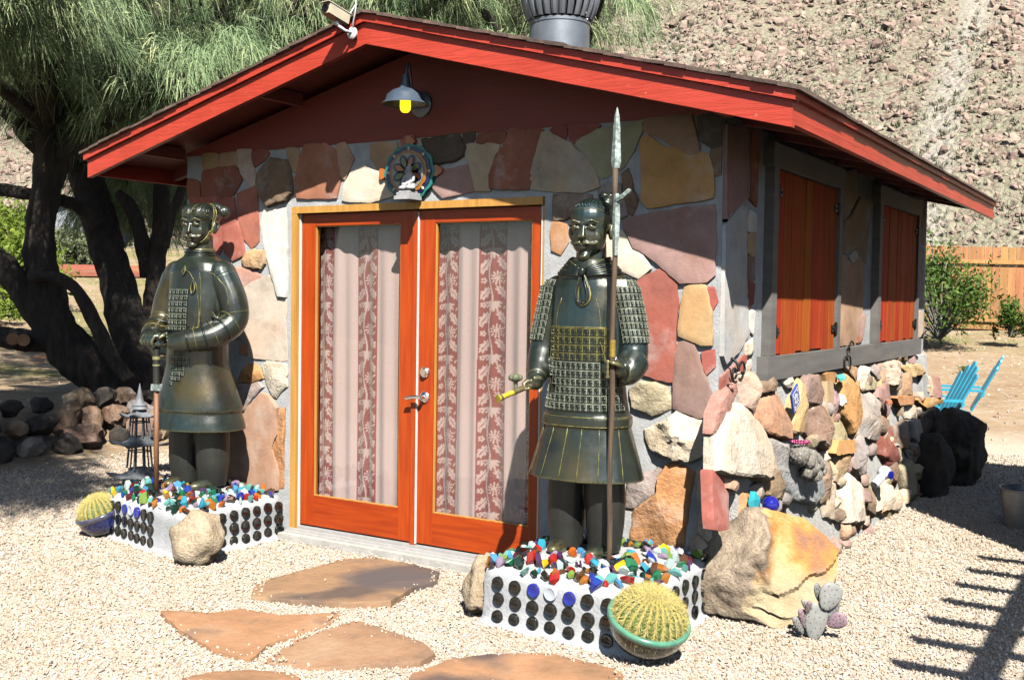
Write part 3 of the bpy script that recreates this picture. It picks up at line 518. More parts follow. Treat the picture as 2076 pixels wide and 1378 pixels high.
gb=obj('gable_board',MB().prism([(XL-.002,ZT),(XR+.002,ZT),(XR+.002,2.56),(RX,RZ-.13),(XL-.002,2.56)],fy,-.1,.006),DRED,cot)
# roof: two slopes as slabs, fascia boards, trim, shingles
roof=thing('roof',None,None,(RX,2.5,2.5)); roof.parent=cot; roof.location=WL[roof]-WL[cot]
def slope(sgn, z0, z1, x0=0, ext=0, y0=-OH+.03, y1=YB+.5):
    e=EX-RX+ext
    def zt(d): return RZ-SL*d
    return MB().prism([(RX+sgn*x0,zt(x0)+z1),(RX+sgn*e,zt(e)+z1),(RX+sgn*e,zt(e)+z0),(RX+sgn*x0,zt(x0)+z0)],lambda u,v,w:(u,w,v),y0,y1)
for sg in (1,-1):
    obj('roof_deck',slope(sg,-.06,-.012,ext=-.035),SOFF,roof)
    d0=.0
    def rake(z0,z1,y0,y1,ext=0.0):
        e=EX-RX+ext; mb=MB(); n=26; ring=[]
        for i in range(n+1):
            d=e*i/n; x=RX+sg*d; z=RZ-SL*d; wob=.0025*n3((x*3,y0*9,z))
            ring.append([(x,y0+wob,z+z0+wob),(x,y0+wob,z+z1),(x,y1,z+z1),(x,y1,z+z0+wob)])
        return mb.loft(ring)
    obj('rake_board',rake(-.172,-.052,-OH,-OH+.038),PRED,roof)
    obj('rake_trim',rake(-.050,-.006,-OH-.022,-OH+.04,.018),PRED,roof)
    ex=RX+sg*(EX-RX)
    obj('eave_board',MB().b(min(ex,ex-sg*.036),max(ex,ex-sg*.036),-OH+.04,YB+.5,EZ-.155,EZ-.046),PRED,roof)
    obj('eave_trim',MB().b(min(ex+sg*.02,ex-sg*.03),max(ex+sg*.02,ex-sg*.03),-OH-.02,YB+.52,EZ-.0445,EZ-.012),PRED,roof)
    # shingle courses along both visible edges
    for k in range(23):
        d=.0+k*.109; x0=RX+sg*d; x1=RX+sg*(d+.106)
        mb=MB(); y0=-OH-.036-random.uniform(0,.014); z=lambda q:RZ-SL*abs(q-RX)
        th=.010+random.uniform(0,.006); lift=random.uniform(0,.006)
        mb.add([(x0,y0,z(x0)-.004),(x1,y0,z(x1)-.004+lift),(x1,.3,z(x1)-.004),(x0,.3,z(x0)-.004),(x0,y0,z(x0)+th),(x1,y0,z(x1)+th+lift),(x1,.3,z(x1)+th),(x0,.3,z(x0)+th)],
               [(0,3,2,1),(4,5,6,7),(0,1,5,4),(1,2,6,5),(2,3,7,6),(3,0,4,7)])
        obj('shingle',mb,SHIN,roof)
    for k in range(20):
        y0=.305+k*.266; mb=MB(); xx=ex+sg*(.034+random.uniform(0,.012)); xi=ex-sg*.3; zz=RZ-SL*abs(xx-RX); zi=RZ-SL*abs(xi-RX)
        mb.add([(xx,y0,zz-.004),(xx,y0+.26,zz-.004),(xi,y0+.26,zi-.004),(xi,y0,zi-.004),(xx,y0,zz+.011),(xx,y0+.26,zz+.009),(xi,y0+.26,zi+.010),(xi,y0,zi+.010)],
               [(0,3,2,1),(4,5,6,7),(0,1,5,4),(1,2,6,5),(2,3,7,6),(3,0,4,7)])
        obj('shingle',mb,SHIN,roof)
    obj('roof_cover',slope(sg,-.002,.008,.02,-.29,.295,YB+.53),SHIN,roof)
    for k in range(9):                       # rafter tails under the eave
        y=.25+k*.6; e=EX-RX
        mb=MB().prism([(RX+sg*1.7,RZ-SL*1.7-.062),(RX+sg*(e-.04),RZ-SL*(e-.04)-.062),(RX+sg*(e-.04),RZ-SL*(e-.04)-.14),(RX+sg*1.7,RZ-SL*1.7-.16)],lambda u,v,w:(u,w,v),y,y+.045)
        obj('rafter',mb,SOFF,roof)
for sg in (1,-1):                            # gable end lookout blocks under the rake
    for d in (.9,2.0):
        x=RX+sg*d; z=RZ-SL*d; obj('lookout',MB().b(x-.02,x+.02,-OH+.04,-.007,z-.15,z-.068),SOFF,roof)

# ------------------------------------------------------------------ flagstones of the walls
def slab_mb(poly, frame, th, mode, seed):
    rs=random.Random(seed); pts=[]; n=len(poly)
    step=.028; gx=sum(q[0] for q in poly)/n; gy=sum(q[1] for q in poly)/n
    ar=sum(poly[i-1][0]*poly[i][1]-poly[i][0]*poly[i-1][1] for i in range(n))
    sg=1 if ar>0 else -1; grow=.015 if mode==0 else .006
    nrm=[]
    for i in range(n):
        a=Vector(poly[i]); b=Vector(poly[(i+1)%n]); nrm.append(Vector((b.y-a.y,a.x-b.x)).normalized()*sg)
    for i in range(n):
        a=Vector(poly[i]); b=Vector(poly[(i+1)%n]); L=(b-a).length; k=max(1,int(L/step))
        for j in range(k):
            q=a+(b-a)*(j/k); nn=nrm[i] if j else (nrm[i]+nrm[i-1]); am=.0040 if mode==0 else .007
            q=q+nn*(grow*(1 if j else .62)+am*(noise.noise(Vector((q.x*17+seed,q.y*17,seed*.37)))*1.5+noise.noise(Vector((q.x*60,q.y*60+seed,1)))*.8)*(1 if j else .4))
            pts.append(q)
    m=len(pts); area=sum(pts[i-1].x*pts[i].y-pts[i].x*pts[i-1].y for i in range(m))/2
    cx=sum((pts[i-1].x+pts[i].x)*(pts[i-1].x*pts[i].y-pts[i].x*pts[i-1].y) for i in range(m))/(6*area); cy=sum((pts[i-1].y+pts[i].y)*(pts[i-1].x*pts[i].y-pts[i].x*pts[i-1].y) for i in range(m))/(6*area)
    c=Vector((cx,cy)); sz=math.sqrt(abs(area)); tx,ty=rs.uniform(-.04,.04),rs.uniform(-.04,.04)
    # broken faces: the front is the lower envelope of a few tilted planes
    pl=[]
    if mode:
        for k in range(7 if mode==1 else 10):
            a=rs.uniform(0,6.283); s=rs.uniform(.2,1.0)*th/sz*(1.8 if mode==2 else 1.4); pl.append((math.cos(a)*s,math.sin(a)*s,th*rs.uniform(.95,1.25)))
    def hgt(q):
        d=q-c
        if mode==0: h=th+d.x*tx+d.y*ty+.0028*noise.noise(Vector((q.x*9+seed,q.y*9,seed)))+.0018*noise.noise(Vector((q.x*30+seed,q.y*30,seed)))
        else:
            h=min(z0+gx_*d.x+gy_*d.y for gx_,gy_,z0 in pl); ra=.010 if mode==1 else .020
            h+=ra*(noise.noise(Vector((q.x*8+seed,q.y*8,seed)))+.6*noise.noise(Vector((q.x*23,q.y*23,seed*2.)))+.3*noise.noise(Vector((q.x*60,q.y*60,seed*2.))))
        return max(h,th*.25)
    if mode==0: prof=[(1,-1),(1,.75),(.994,.97),(.985,1),(.75,1),(.5,1),(.2,1)]
    else: prof=[(1,-1),(1.0,.30),(.975,.62),(.93,.88),(.84,1),(.68,1),(.5,1),(.32,1),(.12,1)]
    rings=[]
    for s,f in prof:
        ring=[]
        for p in pts:
            q=c+(p-c)*s; ring.append(frame(q.x,q.y,-.04 if f<0 else hgt(q)*f))
        rings.append(ring)
    return MB().loft(rings)
def stones(txt, frame, parent, seed0):
    for i,l in enumerate(txt.strip().split('\n')):
        h,p=l.split('|'); c,th,md=h.split(); poly=[tuple(map(float,q.split(','))) for q in p.split()]; md=int(md)
        mb=slab_mb(poly,frame,float(th)*((.50 if md==0 else .85) if seed0<400 else .78),md,seed0+i)
        obj('stone',mb,stone_mat(c,md>0),parent,smooth=35 if md==0 else 24)
stones(FRONT,lambda u,v,w:(min(u,XR-.006),-w,v),front,1)
stones(SIDE,lambda u,v,w:(XR+w,max(u,.006),v),sw,200)
XS=lambda z:XR+.035+.14*(1.12-z)/1.12
rubm=obj('rubble_base',MB().prism([(XR-.05,-.1),(XS(-.1)-.0,-.1),(XS(1.13),1.13),(XR-.05,1.16)],lambda u,v,w:(u,w,v),.02,YB-.02),mat('mortar_pale',(.58,.57,.54),.95,(.44,.43,.41),16,.9,80,.015),cot)
stones(RUBBLE,lambda u,v,w:(XS(v)+w,u,v),rubm,400)
# smaller filler rocks wedged in the gaps of the rubble and along its foot
rs=random.Random(5)
FILL=[stone_mat(k,True) for k in ('tan','cream','brown','grey','ltan','mauve','olive')]
for k in range(120):
    y=rs.uniform(.05,YB-.05); z=rs.uniform(.02,1.05) if k%3 else rs.uniform(0,.12); s=rs.uniform(.035,.075)*(1+.35*(y>3))
    mb=rock_mb((XS(z)+s*.1,y,z),(s*rs.uniform(.7,1),s*rs.uniform(.8,1.5),s*rs.uniform(.8,1.3)),600+k,.3,1.5,2,(rs.uniform(0,3),rs.uniform(0,3),0),5)
    obj('stone',mb,rs.choice(FILL),rubm,smooth=45)

# ------------------------------------------------------------------ shutters on the side wall
SHW=mat('shutter_cedar',(.47,.085,.018),.75,(.27,.040,.010),7,.35,60,.004,stretch=(3,9,.35),var=.12,spec=.15)
IRON=mat('black_iron',(.02,.02,.02),.45,None,20,.3,200,.002,metal=.6)
YS=((.743,1.998),(3.221,4.523)); ZB,ZP=1.2915,2.34
for y0,y1 in YS:
    sh=obj('shutter',MB().b(XR-.02,XR+.012,y0-.004,y1+.004,ZB-.004,ZP+.004),IRON,cot)
    nb=9; wd=(y1-y0)/nb
    for k in range(nb):
        dz=random.uniform(-.012,.012); p=XR+.036+random.uniform(-.002,.002)
        bb=MB(); ya=y0+k*wd+.003; yb=y0+(k+1)*wd-.003
        bb.prism([(ya,ZB+dz),(yb,ZB+dz),(yb,ZP-.004),(ya,ZP-.004)],lambda u,v,w:(w,u,v),XR+.013,p)
        obj('board',bb,SHW,sh)
    for z in (ZB+.13,ZP-.13):
        for y,sg in ((y0,1),(y1,-1)):
            h=MB().b(XR+.037,XR+.046,min(y-sg*.03,y+sg*.075),max(y-sg*.03,y+sg*.075),z-.022,z+.022)
            h.tube([(XR+.05,y,z-.04),(XR+.05,y,z+.04)],.009,8); h.ell((XR+.05,y+sg*.05,z),.008)
            obj('hinge',h,IRON,sh,smooth=40)
fr=MB()
for y0,y1 in YS:
    fr=obj('window_frame',MB().b(XR-.01,XR+.055,y0-.095,y0-.006,ZB-.004,ZP+.006).b(XR-.01,XR+.055,y1+.006,y1+.085,ZB-.004,ZP+.006).b(XR-.01,XR+.06,y0-.13,y1+.12,ZP+.007,ZP+.135),FRAMEG,cot)
obj('sill_beam',MB().b(XR-.01,XR+.066,.58,4.70,1.152,ZB-.006),FRAMEG,cot)

# ------------------------------------------------------------------ doors
FRW=mat('door_frame_pine',(.62,.33,.075),.5,(.47,.22,.045),5,.25,30,.003,stretch=(8,8,.4))
DW=mat('door_stained_wood',(.50,.072,.008),.38,(.36,.042,.006),5,.2,30,.003,stretch=(7,7,.5),spec=.35)
DWH=mat('door_stained_rail',(.48,.066,.008),.38,(.33,.038,.006),5,.2,30,.003,stretch=(.5,7,7),spec=.35)
def glass_mat():
    m,t,b=nodes('window_glass'); t.nodes.remove(b); o=t.nodes['Material Output']
    tr=N(t,'ShaderNodeBsdfTransparent'); tr.inputs[0].default_value=(.96,.97,.96,1); gl=N(t,'ShaderNodeBsdfGlossy'); gl.inputs['Roughness'].default_value=.01
    lw=N(t,'ShaderNodeLayerWeight'); pw=N(t,'ShaderNodeMath',operation='POWER'); pw.inputs[1].default_value=5; t.links.new(lw.outputs['Facing'],pw.inputs[0]); fr=N(t,'ShaderNodeMath',operation='MULTIPLY_ADD'); fr.inputs[1].default_value=.95; fr.inputs[2].default_value=.045; t.links.new(pw.outputs[0],fr.inputs[0]); mx=N(t,'ShaderNodeMixShader'); t.links.new(fr.outputs[0],mx.inputs[0]); t.links.new(tr.outputs[0],mx.inputs[1]); t.links.new(gl.outputs[0],mx.inputs[2]); t.links.new(mx.outputs[0],o.inputs[0]); return m
GLASS=glass_mat()
CHROME=mat('brushed_nickel',(.72,.70,.68),.22,(.66,.64,.62),30,0,metal=1)
WHITE=mat('white_weatherstrip',(.78,.77,.74),.5,(.70,.69,.66),20)
jam=MB().b(FO+.002,FO+.046,-.022,.16,.055,ZO-.046).b(FI-.046,FI-.002,.004,.16,.055,ZO-.046).b(FO+.002,FI-.034,-.022,.16,ZO-.045,ZO-.002)
jo=obj('door_frame',jam,FRW,cot)
obj('weatherstrip',MB().b(FO+.047,FO+.054,.004,.02,.06,ZO-.047).b(FI-.054,FI-.047,.004,.02,.06,ZO-.047),WHITE,jo)
xm=.99
def door(x0,x1,gx0,gx1,right):
    y0,y1=.022,.066; z0,z1=.09,ZO-.052; gz0,gz1=.285,2.035
    d=obj('door',MB().b(x0,gx0,y0,y1,z0,z1).b(gx1,x1,y0,y1,z0,z1),DW,cot)
    obj('rail',MB().b(gx0+.0006,gx1-.0006,y0+.001,y1,z0,gz0),DWH,d); obj('rail',MB().b(gx0+.0006,gx1-.0006,y0+.001,y1,gz1,z1),DWH,d)
    bead=MB()
    for a in ((gx0+.001,gx0+.007,gz0,gz1),(gx1-.007,gx1-.001,gz0,gz1),(gx0+.0075,gx1-.0075,gz0+.001,gz0+.007),(gx0+.0075,gx1-.0075,gz1-.007,gz1-.001)): bead.b(a[0],a[1],y0+.006,y0+.022,a[2],a[3])
    obj('glazing_bead',bead,FRW,d)
    obj('glass_pane',MB().b(gx0+.002,gx1-.002,y0+.0225,y0+.0265,gz0+.002,gz1-.002),GLASS,d)
    return d
dl=door(FO+.055,xm-.003,.165,.862,False); dr=door(xm+.003,FI-.055,1.122,1.80,True)
obj('astragal',MB().b(xm-.022,xm+.013,.003,.0215,.075,ZO-.055),DW,dl)
obj('weatherstrip',MB().b(xm+.0135,xm+.0185,.006,.0212,.085,ZO-.06),WHITE,dl)
db=MB().lathe([(.001,0),(.034,.0),(.034,.006),(.029,.014),(.022,.018),(.021,.026),(.001,.026)],(1.06,.0215,1.135),24,True,(R(90),0,0)); db.box((1.06,-.006,1.135),(.006,.006,.018))
obj('deadbolt',db,CHROME,dr,smooth=35)
lv=MB().lathe([(.001,0),(.034,.0),(.034,.007),(.028,.014),(.013,.018),(.012,.05),(.001,.05)],(1.06,.0215,.985),24,True,(R(90),0,0))
lv.tube(curve([(1.06,-.03,.985),(1.035,-.036,.987),(1.0,-.036,.984),(.955,-.034,.975)],5),[.011]*16,10)
obj('lever_handle',lv,CHROME,dr,smooth=40)
ALU=mat('threshold_aluminium',(.66,.65,.63),.4,(.56,.55,.53),25,.1,80,metal=.35)
obj('threshold',MB().b(FO+.003,FI-.003,-.075,.17,.046,.056).b(FO+.004,FI-.004,-.045,-.02,.0565,.066).b(FO+.004,FI-.004,.0,.075,.0565,.078),ALU,cot)
obj('door_step',MB().b(FO-.01,FI+.02,-.12,.19,-.1,.0455),mat('concrete_step',(.55,.52,.47),.9,(.42,.39,.35),9,.6,60,.008),cot)
# dark panel stands in for the unlit room behind the curtains
obj('room_dark_panel',MB().b(XL+.21,XR-.21,1.4,1.45,0,2.5),mat('room_dark',(.05,.045,.04),.9),cot)

# curtains: floral bands woven into the cloth
def floral(U,V):
    # U across the band 0..1, V along the repeat 0..1 ; True where the light motif shows
    out=np.zeros(U.shape,bool)
    def ell(cx,cy,a,b,ang,ser=0):
        o=np.zeros(U.shape,bool)
        for k in (-1,0,1):
            x=(U-cx); y=(V-cy-k)*1.75; c,s=math.cos(ang),math.sin(ang); p=x*c+y*s; q=-x*s+y*c
            th=np.arctan2(q/b,p/a); rr=np.sqrt((p/a)**2+(q/b)**2); o|=rr<1-ser*(.5+.5*np.cos(9*th))
        return o
    out|=np.abs(U-(.40+.07*np.sin(2*np.pi*V)))<.03
    for i in range(7):                                   # fan flower
        a=R(5+i*28); l=.17; out|=ell(.50+.5*l*1.5*math.cos(a)*1.2,.20-.34*l*math.sin(a)*1.6,.16,.044,-a)
    for ring,nn,sz in ((.0,1,.05),(.09,7,.050),(.18,11,.056)):   # round many-petalled flower
        for i in range(nn):
            a=2*math.pi*i/nn+ring*9; out|=ell(.62+ring*math.cos(a),.66+ring*math.sin(a)/1.75,sz*1.05,sz*.55,a)
    for cx,cy,an in ((.20,.36,.9),(.78,.40,-.75),(.18,.88,.95),(.80,.92,-.8)): 
        lf=ell(cx,cy,.29,.150,-an-1.57 if False else an,.32); vein=ell(cx,cy,.20,.014,an); out|=lf&~vein
    for cx,cy in ((.14,.14),(.15,.60)):
        for i in range(5):
            a=2*math.pi*i/5; out|=ell(cx+.062*math.cos(a),cy+.062*math.sin(a)/1.75,.042,.034,a)
        out&=~ell(cx,cy,.022,.022,0)
    for cx,cy,an in ((.88,.58,.9),(.9,.72,.7),(.08,.75,-.9),(.9,.1,.8)): out|=ell(cx,cy,.085,.028,an)
    return out
def curtain_mat():
    m,t,b=nodes('curtain_cloth'); a=N(t,'ShaderNodeVertexColor',layer_name='print'); b.inputs['Roughness'].default_value=.75; b.inputs['Specular IOR Level'].default_value=.2; b.inputs['Sheen Weight'].default_value=.2
    f=noise_n(t,300,2,.5,stretch=(1,1,.35)); t.links.new(mixc(t,.22,a.outputs[0],ramp(t,f,[(.35,(.6,.6,.6)),(.6,(1,1,1))]),'MULTIPLY'),b.inputs['Base Color']); return m
CM=curtain_mat()
def curtain(x0,x1,bands,label,ph):
    nx=int((x1-x0)/.0042); nz=372; X=np.linspace(x0,x1,nx); Zs=np.linspace(.13,2.10,nz); XX,ZZ=np.meshgrid(X,Zs)
    a=ph; fold=.011*np.abs(np.sin(XX*31+a+.22*np.sin(ZZ*1.3+a)))**1.4+.020*np.sin(XX*15.5+a*1.7+.15*np.sin(ZZ*.9))+.006*np.sin(XX*63+ZZ*.7)
    YY=.135+fold*(.75+.25*np.sin(ZZ*1.1+a))
    me=bpy.data.meshes.new('curtain'); cx=(x0+x1)/2
    v=np.stack([XX-cx,YY-.13,ZZ-.13],-1).reshape(-1,3); ii=np.arange(nx*nz).reshape(nz,nx)
    q=np.stack([ii[:-1,:-1],ii[:-1,1:],ii[1:,1:],ii[1:,:-1]],-1).reshape(-1,4)
    me.from_pydata(v.tolist(),[],q.tolist()); me.materials.append(CM); me.polygons.foreach_set('use_smooth',[True]*len(q))
    base=np.zeros((nz,nx,3)); base[:]=(.41,.295,.28)
    sh=.006*np.sin(ZZ*.8+a)
    for b0,b1 in bands:
        ins=(XX+sh>b0)&(XX+sh<b1); U=(XX+sh-b0)/(b1-b0); U=np.where(b1-b0<.13,(XX+sh-b0)/.19+(.0 if b0>x0+.05 else .42),U); V=(ZZ/.315+b0*3.1)%1
        fl=floral(U,V); ed=(U<.035)|(U>.965)
        base[ins]=(.20,.058,.052); base[ins&fl]=(.40,.275,.255); base[ins&ed&(b1-b0>.13)]=(.22,.05,.045)
    at=me.color_attributes.new('print','FLOAT_COLOR','POINT'); at.data.foreach_set('color',np.concatenate([base,np.ones((nz,nx,1))],-1).astype(np.float32).ravel())
    o=put('curtain',me,None,(cx,.13,.13)); tag(o,label,'curtain','curtains behind the glass doors')
curtain(.10,.92,((.10,.245),(.415,.605),(.765,.92)),'pink and maroon floral striped curtain behind the glass of the door without a lock',0.6)
curtain(1.06,1.83,((1.06,1.215),(1.365,1.56),(1.715,1.83)),'pink and maroon floral striped curtain behind the glass of the door with the lever handle',2.1)
# ------------------------------------------------------------------ fittings on the cottage
LB=mat('lamp_blue_grey_enamel',(.075,.10,.135),.35,(.05,.07,.10),12,coat=.2)
LIN=mat('lamp_inner_white',(.62,.56,.40),.5)
lx,lz=1.135,2.70
lamp=thing('barn_lamp','blue grey gooseneck barn lamp with yellow bulb on the red gable','lamp',(1.03,0,2.74))
pl=MB().lathe([(.001,0),(.078,0),(.078,.012),(.066,.022),(.030,.030),(.001,.032)],(1.03,-.0065,2.735),28,True,(R(90),0,0)); obj('wall_plate',pl,LB,lamp,smooth=35)
gn=MB().tube(curve([(1.03,-.035,2.74),(1.035,-.10,2.80),(1.06,-.16,2.90),(1.10,-.23,2.93),(lx,-.285,2.90),(lx,-.30,2.82)],6),.0075,8); obj('gooseneck',gn,LB,lamp,smooth=True)
sd=MB().lathe([(.018,.12),(.022,.10),(.030,.065),(.034,.045),(.075,.030),(.105,.005),(.115,-.03),(.135,-.045),(.138,-.049),(.134,-.049),(.112,-.034),(.10,.0),(.06,.02),(.001,.024)],(lx,-.30,lz+.03),32,True); obj('lamp_shade',sd,LB,lamp,smooth=40)
bm_,bt,bb_=nodes('yellow_bulb'); bb_.inputs['Base Color'].default_value=(.9,.62,.02,1); bb_.inputs['Emission Color'].default_value=(1,.62,.01,1); bb_.inputs['Emission Strength'].default_value=.9; bb_.inputs['Roughness'].default_value=.25
bl=MB().lathe([(.001,-.085),(.018,-.083),(.029,-.07),(.031,-.05),(.030,-.01),(.02,.02),(.001,.03)],(lx,-.30,lz+.02),18); obj('bulb',bl,bm_,lamp,smooth=True)

# glazed medallion above the doors
TQ=mat('glaze_turquoise',(.03,.24,.20),.25,(.02,.16,.15),20); 
md=thing('ceramic_medallion','oval glazed medallion of orange, blue and turquoise set above the double doors','medallion',(.962,-.02,2.20))
def glz(n,c): return mat('glaze_'+n,c,.15,tuple(k*.75 for k in c),30)
def oval(cx,cz,rx,rz,y0,y1,n=40,lobes=0,amp=0):
    return MB().prism([((cx+rx*(1+amp*math.cos(lobes*q))*math.cos(q)),(cz+rz*(1+amp*math.cos(lobes*q))*math.sin(q))) for q in (2*math.pi*k/n for k in range(n))],fy,y0,y1)
mc=(.962,2.335)
obj('rim',oval(*mc,.186,.168,.0,.034,64,12,.03),TQ,md); 
obj('plate',oval(*mc,.166,.152,.030,.040,56,14,.025),glz('navy',(.012,.018,.075)),md)
obj('ring',oval(*mc,.140,.130,.036,.044,48,14,.03),glz('ochre',(.42,.17,.03)),md)
obj('disc',oval(*mc,.118,.110,.040,.048,40),glz('ivory',(.34,.32,.25)),md)
for k in range(8):
    a=2*math.pi*k/8+.39; ca,sa=math.cos(a),math.sin(a)
    def petal(r0,l,wd,y0,y1):
        pts=[]
        for q in (2*math.pi*i/12 for i in range(12)):
            p=r0+l*math.cos(q); s=wd*math.sin(q); pts.append((mc[0]+p*ca-s*sa,mc[1]+(p*sa+s*ca)*.96))
        return MB().prism(pts,fy,y0,y1)
    pp=obj('petal',petal(.066,.046,.030,.046,.052),glz('navy',(.012,.018,.075)),md); obj('petal_centre',petal(.064,.034,.016,.050,.055),glz('orange',(.55,.16,.02)) if k%2 else glz('olive',(.22,.20,.05)),pp)
    b2=a+.3927; c2,s2=math.cos(b2),math.sin(b2)
    obj('bead',MB().ell((mc[0]+.153*c2,-.040,mc[1]+.141*s2),(.014,.006,.010),(0,-b2,0),8,6),glz('cream',(.62,.58,.46)),md,smooth=True)
for a in (90,0,180):
    ca,sa=math.cos(R(a)),math.sin(R(a))
    obj('finial',oval(mc[0]+.205*ca,mc[1]+.185*sa,.032,.032,.0,.032,16,3,.18),glz('orange',(.55,.16,.02)),md)
STW=mat('cast_stone_white',(.44,.44,.445),.8,(.32,.32,.33),30,.4,90,.004)
sgt=thing('stone_figurine','small white cast stone seated figure on a bracket over the double doors','figurine',(1.0,-.10,2.185))
obj('bracket',MB().b(.945,1.06,-.155,-.036,2.163,2.184).b(.955,1.05,-.145,-.037,2.1845,2.205).b(.965,1.04,-.135,-.05,2.2055,2.215),STW,sgt)
fg=MB().ell((1.002,-.085,2.245),(.047,.036,.032)).ell((.975,-.105,2.232),(.03,.03,.016)).ell((1.03,-.105,2.232),(.03,.03,.016)).ell((1.002,-.078,2.285),(.032,.026,.045)).ell((1.002,-.083,2.345),(.019,.02,.024)).ell((1.002,-.078,2.368),(.009,.009,.010))
fg.tube([(.972,-.08,2.31),(.962,-.095,2.275),(.985,-.12,2.25)],[.011,.010,.008],8).tube([(1.032,-.08,2.31),(1.042,-.095,2.275),(1.018,-.12,2.25)],[.011,.010,.008],8).ell((1.002,-.08,2.32),(.016,.014,.02))
obj('seated_figure',remesh(fg,.004,2),STW,sgt,smooth=True)

# security camera at the ridge
IV=mat('ivory_plastic',(.70,.62,.45),.4); WP=mat('white_plastic',(.80,.80,.80),.35); BLK=mat('black_plastic',(.012,.012,.014),.2)
sc=thing('security_camera','ivory box security camera on a white ball mount at the roof peak','camera',(.885,-OH,3.08))
obj('mount_plate',MB().lathe([(.001,0),(.034,0),(.034,.008),(.026,.014),(.001,.016)],(.885,-OH-.0235,3.075),24,True,(R(90),0,0)),WP,sc,smooth=35)
obj('arm',MB().tube([(.885,-OH-.035,3.075),(.87,-.52,3.082),(.845,-.56,3.11)],.0085,10).ell((.845,-.56,3.115),.015),WP,sc,smooth=True)
cr=Euler((R(-14),0,R(-8))).to_matrix(); cm=Matrix.Translation((.845,-.565,3.165))@cr.to_4x4()
body=obj('camera_body',MB().box((0,.0,0),(.062,.15,.058)).xform(cm),IV,sc)
obj('hood',MB().box((0,-.008,.0325),(.070,.17,.005)).xform(cm),IV,sc)
obj('lens',MB().lathe([(.001,.0),(.024,.0),(.024,.012),(.018,.013),(.016,.004),(.001,.004)],(0,0,0),20,True,(R(90),0,0)).xform(cm@Matrix.Translation((0,-.0755,0))),BLK,sc,smooth=35)
obj('cable',MB().tube(curve([tuple(cm@Vector((0,.075,0))),(.88,-.44,3.245),(.915,-.48,3.255),(.93,-.50,3.19),(.905,-.49,3.12),(.888,-.465,3.085)],6),.0045,6),WP,sc,smooth=True)

# turbine vent
VM=mat('dark_galvanised_steel',(.25,.275,.31),.42,(.18,.20,.23),8,.15,60,metal=.45)
vx,vy=1.42,.96; vt=thing('turbine_vent','dark grey metal turbine ventilator standing on the roof slope','vent',(vx,vy,3.06))
obj('collar',MB().lathe([(.20,-.06),(.195,.30),(.20,.305),(.20,.325),(.19,.33),(.001,.33)],(vx,vy,3.06),32),VM,vt,smooth=35)
obj('flashing',MB().prism([(vx-.28,-SL*-.28),(vx+.28,-SL*.28),(vx+.28,-SL*.28-.02),(vx-.28,SL*.28-.02)],lambda u,v,w:(u,w,RZ-SL*(vx-RX)+.02+v),vy-.28,vy+.28),VM,vt)
obj('core',MB().lathe([(.15,.34),(.17,.45),(.17,.62),(.12,.72)],(vx,vy,3.06),20),BLK,vt)
for k in range(26):
    a=2*math.pi*k/26; rings=[]
    for i in range(9):
        t=i/8; r=.178+.080*math.sin(math.pi*(.06+.80*t))**.7-.06*t**4; z=3.06+.335+.40*t; row=[]
        for da,dr in ((-.105,.0),(-.03,.011),(.05,.006),(.115,-.018)): row.append((vx+(r+dr)*math.cos(a+da),vy+(r+dr)*math.sin(a+da),z))
        for da,dr in ((.115,-.021),(.05,.002),(-.03,.007),(-.105,-.004)): row.append((vx+(r+dr)*math.cos(a+da),vy+(r+dr)*math.sin(a+da),z))
        rings.append(row)
    obj('vane',MB().loft(rings),VM,vt,smooth=45)
obj('cap',MB().lathe([(.15,.735),(.10,.765),(.03,.775),(.001,.778)],(vx,vy,3.06),24),VM,vt,smooth=True)

# wrought iron hooks
def scroll(p,pts,r=.0065): return MB().tube(curve([(p[0]+a,p[1]+b,p[2]+c) for a,b,c in pts],6),r,7)
def spiral(cy,cz,r0,r1,a0,a1,n,x):
    return [(x,cy+(r0+(r1-r0)*i/n)*math.cos(a0+(a1-a0)*i/n),cz+(r0+(r1-r0)*i/n)*math.sin(a0+(a1-a0)*i/n)) for i in range(n+1)]
hk=thing('iron_scroll_hook','black wrought iron scroll bracket on the cottage corner','hook',(XR+.03,.10,1.24))
q=(0,0,0)
obj('bar',scroll(q,[(XR+.03,.10,1.30),(XR+.06,.10,1.275),(XR+.07,.10,1.24),(XR+.035,.10,1.23)],.008),IRON,hk,smooth=True)
obj('scroll',scroll(q,spiral(.05,1.225,.012,.05,0,5.2,14,XR+.07)),IRON,hk,smooth=True); obj('scroll',scroll(q,spiral(.16,1.235,.05,.012,2.6,-2.6,14,XR+.07)),IRON,hk,smooth=True)
hk2=thing('iron_shutter_stay','black iron shutter stay hanging on the grey sill beam','hook',(XR+.07,2.2,1.2))
obj('stay',scroll(q,[(XR+.075,2.16,1.13),(XR+.075,2.14,1.17),(XR+.075,2.15,1.22),(XR+.08,2.25,1.225),(XR+.08,2.28,1.16),(XR+.08,2.24,1.13)],.0065).tube(curve([(XR+.078,2.20,1.225),(XR+.085,2.22,1.27),(XR+.09,2.19,1.30),(XR+.095,2.23,1.33),(XR+.10,2.27,1.31)],5),.006,7),IRON,hk2,smooth=True)
hk3=thing('iron_corner_hook','black iron hook at the far end of the sill beam','hook',(XR+.05,4.85,1.28))
obj('hook',scroll(q,[(XR+.0,4.85,1.27),(XR+.05,4.85,1.29),(XR+.08,4.87,1.25),(XR+.06,4.9,1.21)],.009).tube(curve([(XR+.04,4.85,1.29),(XR+.06,4.80,1.32),(XR+.08,4.83,1.35)],5),.008,7),IRON,hk3,smooth=True)

